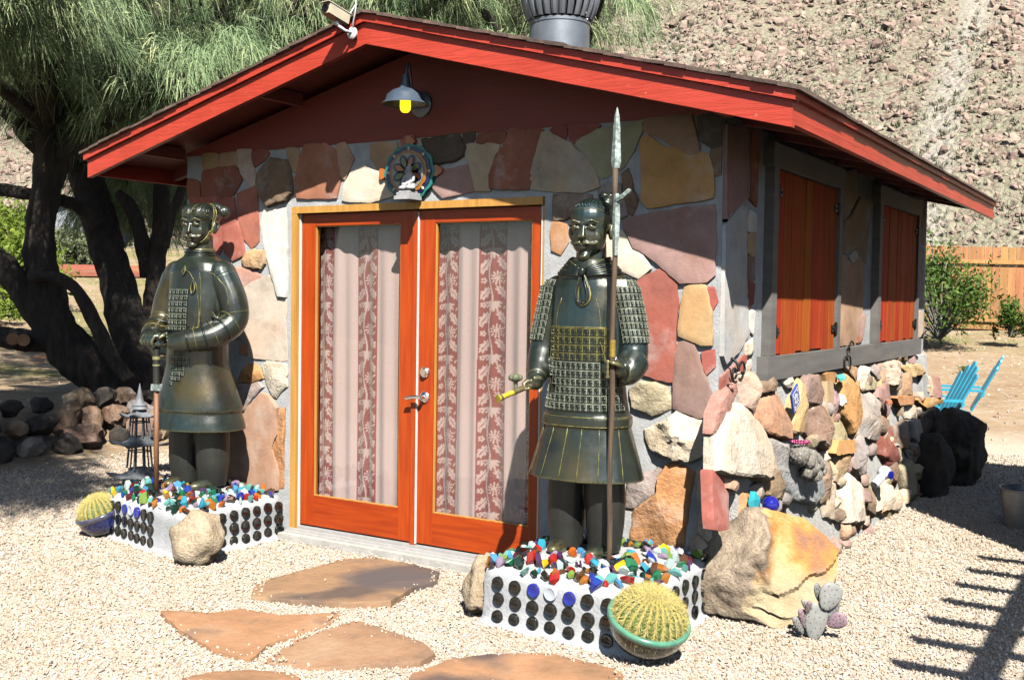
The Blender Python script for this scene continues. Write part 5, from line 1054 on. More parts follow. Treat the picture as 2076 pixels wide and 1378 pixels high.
def statue_staff():
    base=(-.49,-.35,.33); th=thing('warrior_statue','bronze robed warrior statue with both hands folded over an upright staff','statue',base)
    M4=Matrix.Translation(base)@Matrix.Rotation(R(6),4,'Z')@Matrix.Scale(1.05,4)
    tr=MB()
    for s in (-1,1): arm(tr,[(s*.105,.0,.02),(s*.108,.0,.16),(s*.105,.0,.30),(s*.10,.0,.46)],[.085,.102,.106,.098])
    obj('trousers',place(remesh(tr,.010,2),M4),TRO,th,smooth=True)
    for s in (-1,1):
        sh=MB().ell((s*.115,-.075,.03),(.05,.115,.038),(0,0,s*-.15)).ell((s*.105,.03,.03),(.05,.07,.04)); obj('shoe',place(remesh(sh,.009,2),M4),BR,th,smooth=True)
    b=MB()
    b.loft([ring(0,.0,.305,.228,.365,56,2.2),ring(0,0,.290,.216,.42,56),ring(0,0,.268,.200,.485,56),ring(0,0,.24,.18,.56,56)])         # under robe
    b.loft([ring(0,0,.285,.215,.485,56,2.2),ring(0,0,.280,.210,.50,56),ring(0,-.005,.248,.190,.60,56),ring(0,-.01,.214,.170,.70,56),ring(0,-.012,.192,.158,.79,56)])
    b.loft([ring(0,-.012,.200,.162,.74),ring(0,-.012,.192,.160,.86),ring(0,-.008,.190,.156,.98),ring(0,-.004,.200,.154,1.12),ring(0,0,.205,.145,1.22),ring(0,.004,.202,.140,1.335),ring(0,.006,.176,.124,1.385),ring(0,.006,.10,.095,1.425)])
    for k in range(4): b.loft([ring(0,.004,.092-.002*k,.090-.002*k,1.395+.020*k,28),ring(0,.004,.095-.002*k,.093-.002*k,1.405+.020*k,28),ring(0,.004,.090-.002*k,.088-.002*k,1.415+.020*k,28)])
    for s in (-1,1): b.ell((s*.172,.005,1.32),(.09,.092,.085))
    # arms meet over the staff in front
    arm(b,[(.188,.0,1.30),(.262,.005,1.15),(.272,-.01,1.03),(.215,-.12,.945),(.10,-.215,.915),(.0,-.255,.905)],[.088,.086,.084,.080,.066,.044])
    arm(b,[(-.188,.0,1.30),(-.258,.0,1.15),(-.272,-.03,1.02),(-.235,-.14,.95),(-.16,-.225,.905),(-.10,-.255,.89)],[.088,.086,.082,.074,.060,.042])
    for s,pts in ((1,[(.262,-.02,1.01),(.240,-.075,.972),(.205,-.125,.944),(.165,-.165,.930),(.125,-.195,.920)]),(-1,[(-.268,-.05,1.0),(-.255,-.10,.968),(-.232,-.15,.942)])):
        for k,p in enumerate(pts): b.ell(p,(.072-.003*k,.080-.003*k,.088-.004*k),(0,0,s*R(28+9*k)))
    b.ell((-.075,-.27,.895),(.062,.042,.030),(0,0,.25)).ell((-.055,-.275,.935),(.052,.040,.026),(0,0,-.2))
    for k in range(4):
        x=-.085-.004*k; y=-.262-.0*k
        b.tube([(x+.045-.022*k,-.290,.952),(x+.03-.024*k,-.322,.940),(x+.02-.024*k,-.335,.910),(x+.018-.023*k,-.325,.885)],[.0125,.0125,.012,.010],8)
    b.tube([(-.02,-.27,.95),(-.005,-.305,.945),(-.02,-.325,.93)],[.014,.013,.010],8)
    bm_=place(remesh(b,.0075,2,.45),M4); body=obj('body',bm_,BR,th,smooth=True); bv=bvh_of(bm_)
    hm,z=build_head('staff'); H4=M4@Matrix.Translation((0,0,1.45))@Matrix.Rotation(R(6),4,'Z')@Matrix.Diagonal((1.24,1.22,1.11,1))@Matrix.Translation((0,0,-1.45+.004))
    hd=place(hm,H4); ho=obj('head',hd,BR,th,smooth=True); hb=bvh_of(hd)
    for off in (0,.014): obj('chin_strap',seam(curve([(.03,.02,z+.13),(.074,.0+off,z+.08),(.082,-.012+off,z+.0),(.072,-.03+off,z-.06),(.045,-.06+off,z-.11)],5),H4,hb,.0035,.002),LINE,ho,smooth=True)
    obj('hair_edge',seam(curve([(-.075,-.01,z+.04),(-.05,-.075,z+.072),(0,-.09,z+.066),(.05,-.075,z+.072),(.075,-.01,z+.04)],6),H4,hb,.003),LINE,ho,smooth=True)
    obj('hair_parting',seam(curve([(0,-.09,z+.07),(0,-.05,z+.12),(0,.02,z+.13)],5),H4,hb,.003,-.001),LINE,ho,smooth=True)
    for s in (-1,1):
        for k in range(7):
            a=.10+k*.13; obj('hair_strand',seam(curve([(s*a*.085,-.085+.05*a,z+.075-.02*a),(s*(a*.09+.004),-.03,z+.12-.03*a),(s*a*.085,.04,z+.118-.03*a),(s*a*.05,.085,z+.10)],5),H4,hb,.0040,.0005),BRP,ho,smooth=True)
    # relief lines of the coat
    for nm,pts,m_ in (('lapel_seam',[(.02,-.2,1.36),(.10,-.2,1.27),(.14,-.2,1.16),(.145,-.2,1.05),(.10,-.2,.98)],LINE),('armhole_seam',[(.12,-.15,1.33),(.155,-.2,1.22),(.16,-.2,1.10),(.155,-.2,.99)],LINE),('cuff_seam',[(.19,-.1,1.09),(.25,-.12,1.08),(.32,-.05,1.09),(.34,.02,1.10)],LINE),('cuff_seam',[(.19,-.12,1.05),(.25,-.14,1.035),(.32,-.06,1.05)],LINE2),('shoulder_seam',[(.14,-.1,1.34),(.2,-.12,1.31),(.27,-.08,1.24),(.29,-.06,1.12)],LINE),('armhole_seam',[(-.12,-.15,1.33),(-.155,-.2,1.22),(-.16,-.2,1.10),(-.155,-.2,.99)],LINE)):
        obj(nm,seam(curve(pts,6),M4,bv,.003),m_,th,smooth=True)
    for k in range(4): obj('collar_ridge',MB().tube([M4@Vector((.094*math.sin(R(q)),.004-.092*math.cos(R(q)),1.402+.016*k)) for q in range(-170,171,10)],.0048,6),BRP,th,smooth=True)
    for x0,z0 in ((.0,1.345),(.085,1.235)):
        for k in range(3):
            w_=.022-.007*k; obj('ribbon_loop',seam(curve([(x0,-.2,z0+.05),(x0-w_,-.2,z0),(x0,-.2,z0-.035+.008*k),(x0+w_,-.2,z0),(x0+.004,-.2,z0+.05)],5),M4,bv,.005,.004),LINE if k==1 else BRP,th,smooth=True)
    for s,pts in ((1,[(.262,-.02,1.01),(.244,-.07,.975),(.215,-.115,.95),(.178,-.152,.935),(.138,-.185,.922),(.10,-.212,.914)]),(-1,[(-.268,-.05,1.0),(-.255,-.10,.968),(-.232,-.15,.942),(-.20,-.188,.92)])):
        for k in range(len(pts)):
            c=Vector(pts[k]); d=(Vector(pts[min(k+1,len(pts)-1)])-Vector(pts[max(k-1,0)])).normalized(); a_=d.orthogonal().normalized(); e_=d.cross(a_)
            ps=[c+(a_*math.cos(q)+e_*math.sin(q))*.10 for q in (6.2832*i/20 for i in range(21))]; ps=[q for q in ps if (q-c).dot(Vector((0,-1,.45)))>-.035]
            if len(ps)>4:
                ps.sort(key=lambda q:math.atan2((q-c).dot(Vector((0,0,1)).cross(d)),(q-c).z)); obj('sleeve_ring',seam(ps,M4,bv,.0075 if k%2 else .0034,.001),BRP if k%2 else LINE,th,smooth=True)
    def pm(w,h,m):
        mb=MB().box((0,0,0),(w,h,.008)); nb=len(mb.f); e=.0020
        mb.box((0,h/2-e,.005),(w,e*2,.003)).box((w/2-e,0,.005),(e*2,h-e*4.2,.003)); mb.box((-w*.08,0,.004),(.003,h*.5,.004)); mb.ell((w*.16,-h*.1,.004),(w*.10,w*.10,.005),None,6,4)
        me=mesh('plate',mb,m); me.materials.append(BRP)
        for p in me.polygons:
            if p.index<nb: p.material_index=1
        return me
    PM=pm(.033,.035,LINE2)
    for r_ in range(8):
        for c_ in range(5):
            h=bv.ray_cast(M4@Vector((-.112+.035*c_,-.7,1.205-.0365*r_)),(M4.to_3x3()@Vector((0,1,0))).normalized())
            if h[0] is None or (M4.inverted()@h[0]).y<-.186: continue
            nrm=h[1].normalized(); xx=Vector((0,0,1)).cross(nrm).normalized(); q=put('plate',PM,body,h[0]+nrm*.002); q.rotation_euler=Matrix((xx,nrm.cross(xx),nrm)).transposed().to_euler()
    for r_ in range(7):
        for c_ in range(max(2,5-r_//2)):
            h=bv.ray_cast(M4@Vector((-.055+.028*c_-.0*r_,-.7,.80-.030*r_)),(M4.to_3x3()@Vector((0,1,0))).normalized())
            if h[0] is None or (M4.inverted()@h[0]).y<-.186: continue
            nrm=h[1].normalized(); xx=Vector((0,0,1)).cross(nrm).normalized(); q=put('plate',PM,body,h[0]+nrm*.0015); q.rotation_euler=Matrix((xx,nrm.cross(xx),nrm)).transposed().to_euler(); q.scale=(.8,.8,.7)
    p=M4@Vector((-.075,-.285,0)); WD=MATS['weathered_shaft']
    s_=thing('staff','brown wooden staff with dark ferrule under the robed statue\'s folded hands','staff',(p.x,p.y,.28))
    obj('shaft',MB().tube([(p.x,p.y,.28),(p.x,p.y,1.02)],.0165,12),mat('rusty_shaft',(.24,.11,.05),.6,(.12,.06,.035),12,.4,60,.003,stretch=(5,5,.6)),s_,smooth=True)
    obj('handle',MB().tube([(p.x,p.y,1.0),(p.x,p.y,1.235)],.021,14),TRO,s_,smooth=40)
    obj('collar',MB().tube([(p.x,p.y,1.17),(p.x,p.y,1.19)],.025,14).tube([(p.x,p.y,1.13),(p.x,p.y,1.14)],.024,14),BR,s_,smooth=40)
    obj('ferrule',MB().box((p.x,p.y,.995),(.052,.046,.04)),VGm,s_)
VGm=MATS['verdigris_iron']
statue_staff()
# ------------------------------------------------------------------ cacti in tilted bowls
def tilt_m(c,nrm):
    n_=Vector(nrm).normalized(); x=Vector((0,1,0)).cross(n_).normalized(); y=n_.cross(x); m=Matrix((x,y,n_)).transposed().to_4x4(); return Matrix.Translation(c)@m
CAC=mat('cactus_green',(.10,.17,.035),.6,(.06,.11,.025),20); SPN=mat('cactus_spines_gold',(.70,.56,.13),.6,(.60,.50,.20),40); CRN=mat('cactus_crown_wool',(.72,.60,.30),.9,(.62,.48,.2),60)
def barrel(c,nrm,r,label,nr=24,seed=1):
    M4=tilt_m(c,nrm); th=thing('barrel_cactus',label,'cactus',c); rs=random.Random(seed)
    rings=[]
    for i in range(1,17):
        t=math.pi*(.02+.62*i/16); rings.append([(r*math.sin(t)*(1+.075*math.cos(nr*q))*math.cos(q),r*math.sin(t)*(1+.075*math.cos(nr*q))*math.sin(q),r*.93*math.cos(t)) for q in (2*math.pi*k/(nr*4) for k in range(nr*4))])
    obj('stem',MB().loft(rings).xform(M4),CAC,th,smooth=True)
    sp=MB()
    for k in range(nr):
        q=2*math.pi*k/nr
        for j in range(15):
            t=.14+.115*j+.01*rs.random(); p=Vector((r*1.075*math.sin(t)*math.cos(q),r*1.075*math.sin(t)*math.sin(q),r*.94*math.cos(t))); n_=Vector((math.sin(t)*math.cos(q),math.sin(t)*math.sin(q),math.cos(t)))
            tx=Vector((-math.sin(q),math.cos(q),0)); ty=n_.cross(tx)
            for s in range(11):
                a=6.283*s/11+rs.uniform(-.3,.3); l=r*rs.uniform(.22,.36); d=(n_*rs.uniform(.35,.9)+tx*math.cos(a)*.55+ty*math.sin(a)).normalized(); w_=d.cross(n_).normalized()*.0015; w2=n_*.0012
                e=p+d*l-n_*l*.10
                sp.add([p-w_,p+w_,p+w2,e],[(0,1,3),(1,2,3),(2,0,3)])
    obj('spines',sp.xform(M4),SPN,th)
    cw=MB()
    for k in range(260):
        a=rs.uniform(0,6.283); q=rs.random()**.5*.30*r; p=Vector((q*math.cos(a),q*math.sin(a),r*.90)); d=Vector((rs.gauss(0,.5),rs.gauss(0,.5),1)).normalized()*r*.14; s=d.orthogonal().normalized()*.0016
        cw.add([p-s,p+s,p+d],[(0,1,2)])
    obj('crown',cw.xform(M4),CRN,th)
def bowl(c,nrm,r,h,label,m_out,m_rim):
    M4=tilt_m(c,nrm); th=thing('cactus_bowl',label,'pot',c)
    obj('bowl_wall',MB().lathe([(.001,-h),(r*.50,-h),(r*.74,-h*.82),(r*.90,-h*.5),(r*.975,-h*.15),(r*.975,-.018)],(0,0,0),40).xform(M4),m_out,th,smooth=45)
    obj('rim',MB().lathe([(r*.972,-.03),(r*1.02,-.022),(r*1.035,-.006),(r*1.01,.004),(r*.93,.004),(r*.88,-.004),(r*.86,-.05)],(0,0,0),40,False).xform(M4),m_rim,th,smooth=True)
    obj('soil',MB().lathe([(r*.87,-.05),(r*.4,-.03),(.001,-.03)],(0,0,0),30,False).xform(M4),mat('potting_soil',(.24,.15,.07),.95,(.14,.09,.05),40,.8,90,.01),th,smooth=True)
GLG=mat('glaze_jade_rim',(.12,.32,.20),.2,(.07,.22,.15),12,coat=.4); GLD=mat('glaze_bronze_green',(.045,.05,.032),.22,(.02,.022,.016),22,coat=.4)
n1=(.33,-.20,1); c1=(2.985,-.905,.20)
bowl(c1,n1,.182,.155,'tilted green glazed bowl set in the corner of the spear-bearer\'s plinth',GLD,GLG)
barrel(tuple(Vector(c1)+Vector(n1).normalized()*-.012),n1,.146,'round golden barrel cactus with yellow spines in the green glazed bowl',26,1)
GLB=mat('glaze_cobalt_bowl',(.015,.03,.16),.15,(.008,.012,.07),8,coat=.5); GLB2=mat('glaze_cobalt_rim',(.10,.09,.10),.2,(.02,.03,.12),20,coat=.5)
n2=(-.20,-.26,1); c2=(-1.03,-.70,.150)
bowl(c2,n2,.155,.14,'tilted cobalt blue bowl set in the corner of the robed statue\'s plinth',GLB,GLB2)
barrel(tuple(Vector(c2)+Vector(n2).normalized()*.0),n2,.120,'round golden barrel cactus with yellow spines in the cobalt blue bowl',24,2)

# ------------------------------------------------------------------ boulders
def bould_mat(name,a,b_,c_,sc=4):
    m,t,b=nodes(name); b.inputs['Roughness'].default_value=.9; b.inputs['Specular IOR Level'].default_value=.25
    f1=noise_n(t,sc,6,.68); f2=noise_n(t,60,4,.7); f3=noise_n(t,2.2,4,.6)
    c=ramp(t,f1,[(.32,a),(.5,b_),(.68,c_)]); c=mixc(t,.6,c,ramp(t,f2,[(.32,(.5,.47,.43)),(.52,(1,1,1))]),'MULTIPLY')
    t.links.new(dimn(t,c),b.inputs['Base Color']); mth=N(t,'ShaderNodeMath',operation='ADD'); t.links.new(f1,mth.inputs[0]); t.links.new(f2,mth.inputs[1]); bumpn(t,b,mth.outputs[0],.9,.018); return m
BG=bould_mat('boulder_tan',(.27,.19,.12),(.43,.33,.22),(.56,.46,.33)); BL=bould_mat('boulder_lava',(.035,.03,.028),(.07,.06,.05),(.12,.10,.085))
o=obj('boulder',rock_mb((.03,-.82,.135),(.175,.15,.175),21,.20,1.4,4,None,4),BG,None,smooth=55,base=True); tag(o,"round tan boulder bedded in the corner of the robed statue's plinth",'boulder')
o=obj('boulder',rock_mb((1.985,-.70,.12),(.115,.14,.165),33,.24,1.5,4,(0,0,.5),5),BG,None,smooth=55,base=True); tag(o,'pitted tan boulder wedged between the door step and the spear-bearer\'s plinth','boulder')
# the large split boulder at the corner: grey weathered hide and a fresh orange face
def split_mat():
    m,t,b=nodes('split_boulder'); b.inputs['Roughness'].default_value=.85; b.inputs['Specular IOR Level'].default_value=.25
    f1=noise_n(t,7,6,.68); f2=noise_n(t,70,4,.7); f3=noise_n(t,3.3,4,.6); a=N(t,'ShaderNodeVertexColor',layer_name='face')
    hide=ramp(t,f1,[(.3,(.17,.125,.09)),(.5,(.37,.29,.21)),(.7,(.54,.43,.31))]); face=ramp(t,f3,[(.34,(.62,.46,.28)),(.46,(.64,.40,.18)),(.56,(.58,.25,.07)),(.66,(.34,.17,.10)),(.76,(.22,.14,.13))])
    hide=mixc(t,.7,hide,ramp(t,f2,[(.32,(.45,.42,.4)),(.52,(1,1,1))]),'MULTIPLY'); face=mixc(t,.3,face,ramp(t,f2,[(.32,(.6,.57,.5)),(.52,(1,1,1))]),'MULTIPLY')
    sep=N(t,'ShaderNodeSeparateColor'); t.links.new(a.outputs[0],sep.inputs[0])
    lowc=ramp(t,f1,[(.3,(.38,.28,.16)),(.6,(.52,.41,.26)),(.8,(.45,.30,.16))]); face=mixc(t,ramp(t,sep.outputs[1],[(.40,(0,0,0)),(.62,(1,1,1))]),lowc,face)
    e=N(t,'ShaderNodeMath',operation='MULTIPLY_ADD'); t.links.new(f1,e.inputs[0]); e.inputs[1].default_value=.7; t.links.new(sep.outputs[0],e.inputs[2])
    t.links.new(dimn(t,mixc(t,ramp(t,e.outputs[0],[(.74,(0,0,0)),(.98,(1,1,1))]),hide,face)),b.inputs['Base Color']); mth=N(t,'ShaderNodeMath',operation='ADD'); t.links.new(f1,mth.inputs[0]); t.links.new(f2,mth.inputs[1]); bumpn(t,b,mth.outputs[0],.8,.016); return m
SPM=split_mat()
def split_boulder():
    bm=bmesh.new(); bmesh.ops.create_icosphere(bm,subdivisions=6,radius=1); cen=Vector((3.19,.10,.23)); rx=Vector((.85,.53,0)); dn=Vector((.40,-.76,.50)).normalized(); mb=MB(); col=[]
    cuts=[(Vector((-.75,-.35,.55)).normalized(),.74),(Vector((.75,.25,.60)).normalized(),.78),(Vector((-.55,-.75,-.25)).normalized(),.80),(Vector((.1,.2,1)).normalized(),.84),(Vector((.95,-.2,-.1)).normalized(),.84),(Vector((-.2,-.2,-1)).normalized(),.75)]
    for v in bm.verts:
        p=v.co.copy()
        for nn_,dd in cuts:
            t=p.dot(nn_)
            if t>dd: p-=nn_*(t-dd)*.9
        q=rx*p.x*.375+Vector((-.53,.85,0))*p.y*.29+Vector((.05,.04,1))*p.z*.345
        q*=1+.10*n3(p,1.3,4.)+.06*n3(p,3.1,2.)+.03*n3(p,8,1.)
        s1=q.dot(rx); led=.026*(1 if q.z-.35*s1>.0+.03*n3(q,9,2) else 0)+.018*(1 if q.z+.2*s1>-.14+.02*n3(q,12,2) else 0)
        dd=.085+led+.007*n3(q,11,7)+.004*n3(q,30,3); t=q.dot(dn); side=s1-.38*q.z+.05*n3(q,6,1)+.03*n3(q,16,1); f=0
        if t>dd:
            k=min(1,max(0,(side+.19)/.12)); k=k*k*(3-2*k); q-=dn*(t-dd)*.95*k; f=k
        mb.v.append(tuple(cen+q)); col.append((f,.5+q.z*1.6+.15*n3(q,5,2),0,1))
    mb.f=[tuple(x.index for x in f.verts) for f in bm.faces]; bm.free()
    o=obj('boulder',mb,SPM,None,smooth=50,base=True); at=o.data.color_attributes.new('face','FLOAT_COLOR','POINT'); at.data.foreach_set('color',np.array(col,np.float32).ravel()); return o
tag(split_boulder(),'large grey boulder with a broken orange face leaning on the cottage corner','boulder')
o=obj('boulder',rock_mb((3.22,5.15,.30),(.34,.50,.42),71,.22,1.4,5,(0,0,.2),7),BL,None,smooth=50,base=True); tag(o,'big black lava boulder at the rear corner of the cottage','boulder')
o=obj('boulder',rock_mb((3.17,4.25,.20),(.20,.30,.30),73,.25,1.5,4,(0,0,.2),7),BL,None,smooth=50,base=True); tag(o,'smaller dark boulder against the wall foot in front of the big black one','boulder')

# ------------------------------------------------------------------ flat stepping stones
FLM=[]
for i,(a,b_,c_) in enumerate((((.22,.17,.13),(.42,.26,.14),(.50,.34,.20)),((.33,.20,.11),(.52,.29,.15),(.56,.36,.22)),((.27,.18,.12),(.46,.28,.16),(.54,.37,.23)))):
    m,t,b=nodes('flagstone_%s'%('umber','orange','brown')[i]); b.inputs['Roughness'].default_value=.72; b.inputs['Specular IOR Level'].default_value=.35
    f1=noise_n(t,2.2,5,.6); f2=noise_n(t,24,5,.7); f3=noise_n(t,1.1,3,.5); c=ramp(t,f1,[(.3,a),(.5,b_),(.7,c_)]); c=mixc(t,ramp(t,f3,[(.56,(0,0,0)),(.62,(.85,.85,.85))]),c,(.10,.085,.08)); c=mixc(t,.35,c,ramp(t,f2,[(.3,(.6,.57,.55)),(.55,(1,1,1))]),'MULTIPLY')
    
    if i==0:
        g=N(t,'ShaderNodeNewGeometry'); d=N(t,'ShaderNodeVectorMath',operation='DISTANCE'); t.links.new(g.outputs['Position'],d.inputs[0]); d.inputs[1].default_value=(1.25,-.50,.02)
        ad=N(t,'ShaderNodeMath',operation='MULTIPLY_ADD'); t.links.new(f1,ad.inputs[0]); ad.inputs[1].default_value=.5; t.links.new(d.outputs['Value'],ad.inputs[2]); c=mixc(t,ramp(t,ad.outputs[0],[(.46,(.85,.85,.85)),(.60,(0,0,0))]),c,(.13,.115,.115))
    t.links.new(mixc(t,1.,dimn(t,c),(.80,.76,.76),'MULTIPLY'),b.inputs['Base Color']); bumpn(t,b,f2,.6,.012); FLM.append(m)
FLAGS=[([(.87,-1.2),(.67,-.96),(.68,-.6),(.7,-.28),(.83,-.14),(1.1,-.15),(1.35,-.24),(1.47,-.42),(1.45,-.62),(1.53,-.9),(1.36,-1.04),(1.1,-1.14)],0,'broad umber flagstone with a dark stain lying just before the door step'),
 ([(.69,-1.64),(.9,-1.54),(.98,-1.39),(1.2,-1.36),(1.41,-1.14),(1.47,-1.30),(1.47,-1.52),(1.46,-1.7),(1.55,-1.89),(1.35,-1.89),(1.0,-1.78)],1,'pointed orange-brown flagstone with a swept dark tip beside the umber one'),
 ([(1.62,-1.86),(1.52,-1.57),(1.56,-1.2),(1.83,-1.27),(2.05,-1.33),(2.18,-1.42),(2.19,-1.53),(1.85,-1.8)],2,'tapering brown flagstone between the pointed one and the plain sandy one'),
 ([(2.27,-1.66),(2.30,-1.45),(2.40,-1.28),(2.61,-1.11),(2.93,-1.10),(3.05,-1.26),(2.85,-1.6),(2.5,-1.85),(2.34,-1.78)],1,'plain sandy orange flagstone in the gravel before the cactus bowl'),
 ([(1.50,-2.2),(1.55,-2.09),(1.66,-2.01),(1.82,-1.95),(1.90,-1.97),(1.95,-2.1),(1.80,-2.25),(1.62,-2.32)],1,'small orange flagstone farthest from the doors')]
for i,(poly,mi,lab) in enumerate(FLAGS):
    poly=poly[::-1]; ar=sum(poly[k-1][0]*poly[k][1]-poly[k][0]*poly[k-1][1] for k in range(len(poly)))
    if ar<0: poly=poly[::-1]
    o=obj('stepping_stone',slab_mb(poly,lambda u,v,w:(u,v,w),.017,0,900+i),FLM[mi],None,smooth=40,base=True); tag(o,lab,'flagstone','stepping stones before the doors')

# ------------------------------------------------------------------ decorations among the rubble
def gem(name,c,r,m,seed,label,rot=(0,0,0)):
    me=chunk_mesh(name,m,seed,16,(1,1,1)); o=put(name,me,None,c,rot,r); tag(o,label,'glass'); return o
gem('glass_lump',(3.10,.10,.54),(.035,.055,.105),gl('slag_turq2',(.04,.40,.46),.3),31,'tall turquoise glass lump set in the wall foot beside the blue ball')
gem('glass_lump',(3.045,1.93,1.10),(.035,.10,.04),gl('slag_turq3',(.10,.55,.55),.3),36,'pale turquoise glass lump below the grey sill beam')
gem('glass_lump',(2.955,-.02,.93),(.022,.022,.035),gl('slag_redamber',(.45,.07,.02),.2),41,'red and black glass nugget mortared at the cottage corner')
gem('glass_lump',(3.10,3.05,.86),(.03,.06,.03),gl('slag_copper',(.35,.12,.05),.1),44,'coppery glass piece in the shaded rubble')
bo=obj('glass_ball',MB().ell((3.155,.20,.545),(.045,.045,.045),None,28,18),gl('ball_cobalt',(.01,.012,.20),0,.04),None,smooth=True); tag(bo,'shiny cobalt blue glass ball resting above the split boulder','ball')
# bottle end: blue eyed glass insulator
gb_=thing('glass_insulator','clear and blue glass knob mortared low in the rubble wall','glass knob',(3.17,2.62,.38))
obj('dome',MB().ell((3.18,2.62,.395),(.05,.06,.05),None,18,12),gl('silver',(.55,.58,.65),.1,.08),gb_,smooth=True); obj('eye',MB().lathe([(.001,0),(.03,0),(.03,.01),(.001,.012)],(3.225,2.60,.385),16,True,(R(90),0,R(70))),gl('ball_cobalt',(.01,.012,.20),0),gb_,smooth=35)
obj('neck',MB().tube([(3.14,2.50,.32),(3.17,2.58,.37)],[.028,.03],12),gl('silver',(.55,.58,.65)),gb_,smooth=40)
# blue and white tile
tl=thing('ceramic_tile','square blue and white glazed tile set on its corner in the rubble','tile',(3.07,.79,.98))
M4=Matrix.Translation((3.085,.80,1.045))@Matrix.Rotation(R(-12),4,'X')@Matrix.Rotation(R(90),4,'Y')@Matrix.Rotation(R(40),4,'Z')
obj('tile_body',MB().box((0,0,0),(.125,.125,.012)).xform(M4),glz('tileblue',(.03,.10,.42)),tl)
WG=glz('tilewhite',(.72,.74,.78))
for s in range(4):
    a=s*math.pi/2; obj('border',MB().box((.051*math.cos(a),.051*math.sin(a),.0065),(.004,.10,.002),(0,0,a)).xform(M4),WG,tl)
    obj('corner_dot',MB().lathe([(.001,0),(.007,0),(.007,.002),(.001,.002)],(.040*math.cos(a+.785)*1.25,.040*math.sin(a+.785)*1.25,.0062),10).xform(M4),WG,tl)
for s in range(6):
    a=s*math.pi/3; obj('petal',MB().lathe([(.001,0),(.012,0),(.012,.002),(.001,.002)],(.021*math.cos(a),.021*math.sin(a),.0064),12).xform(M4),WG,tl)
obj('petal_heart',MB().lathe([(.001,0),(.008,0),(.008,.003),(.001,.003)],(0,0,.0066),12).xform(M4),glz('tileblue',(.03,.10,.42)),tl)
# pincushion cactus growing in the wall
pc=thing('pincushion_cactus','clump of pale spiny pincushion cactus with a ring of magenta flowers in the rubble','cactus',(3.16,.85,.66))
PB=mat('pincushion_body',(.22,.20,.17),.8,(.14,.13,.10),40); PSP=mat('pincushion_spines',(.62,.58,.55),.8); PFL=mat('magenta_petals',(.62,.02,.22),.5,(.5,.015,.16),30)
rs=random.Random(9)
def pin(c,r,n=150,crown=False):
    b=obj('stem',MB().ell(c,(r,r,r*1.05),None,16,10),PB,pc,smooth=True); sp=MB(); 
    for k in range(n):
        d=Vector((rs.gauss(0,1),rs.gauss(0,1),rs.gauss(0,1))).normalized(); p=Vector(c)+d*r; tx=d.orthogonal().normalized(); ty=d.cross(tx)
        for s in range(5):
            a=6.283*s/5+k; e=p+(tx*math.cos(a)+ty*math.sin(a)+d*.6)*r*.22; w_=d.cross(e-p).normalized()*.0012; sp.add([p-w_,p+w_,e],[(0,1,2)])
    obj('spines',sp,PSP,b)
pin((3.15,.70,.745),.058)
for k in range(16):
    a=6.283*k/16; c=Vector((3.15+.040*math.cos(a),.70+.052*math.sin(a),.805)); f=MB()
    for s in range(6):
        b2=6.283*s/6; e=c+Vector((.012*math.cos(b2),.012*math.sin(b2),.018)); w_=Vector((-math.sin(b2),math.cos(b2),0))*.005; f.add([c-w_*.4,c+w_*.4,(c+e)/2+w_,e,(c+e)/2-w_],[(0,1,2,3,4)])
    obj('flower',f,PFL,pc)
for (dy,dz,r) in ((.80,.70,.040),(.86,.725,.036),(.93,.70,.038),(.84,.66,.040),(.91,.65,.036),(.985,.665,.036),(1.03,.62,.034),(.97,.60,.036),(.89,.605,.036),(.80,.635,.034)): pin((3.175+rs.uniform(-.01,.015),dy-.02,dz),r,60)
# prickly pear by the split boulder
pp=thing('prickly_pear','small grey purple prickly pear standing in gravel before the split boulder','cactus',(3.49,-.18,0))
PPM=mat('pear_pad',(.27,.27,.25),.6,(.20,.20,.19),30,.2,120,.002); PPV=mat('pear_pad_violet',(.33,.21,.25),.6,(.22,.16,.19),30)
def pad(c,w_,h,rot,m,par=None): 
    mb=MB().ell((0,0,0),(w_,.011,h),None,20,12); mb.v=[(x*(.86+.22*z/h),y,z) for x,y,z in mb.v]; M_=Matrix.Translation(c)@Euler(rot).to_matrix().to_4x4(); o=obj('pad',mb.xform(M_),m,pp,smooth=True)
    sp=MB()
    for i in range(16):
        a=i*2.4; q=(i/16)**.5*.85; p=M_@Vector((w_*q*math.cos(a),-.012,h*q*math.sin(a))); sp.ell(p,(.0025,.0025,.0025),None,5,4)
    obj('areoles',sp,PB,o)
pad((3.505,-0.160,.085),.062,.092,(R(-6),R(8),R(28)),PPM); pad((3.560,-0.130,.205),.062,.07,(R(-8),R(25),R(30)),PPM); pad((3.505,-0.130,.215),.025,.055,(R(5),R(-20),R(60)),PPM)
pad((3.450,-0.195,.10),.018,.055,(R(5),R(-20),R(50)),PPV); pad((3.435,-0.200,.065),.022,.05,(R(0),R(-30),R(40)),PPM); pad((3.465,-0.170,.15),.016,.045,(0,R(-35),R(30)),PPM); pad((3.595,-0.130,.095),.045,.05,(R(10),R(55),R(20)),PPV); pad((3.475,-0.185,.155),.017,.035,(R(10),R(15),R(20)),PPV); pad((3.565,-0.100,.13),.03,.055,(R(5),R(30),R(45)),PPM)

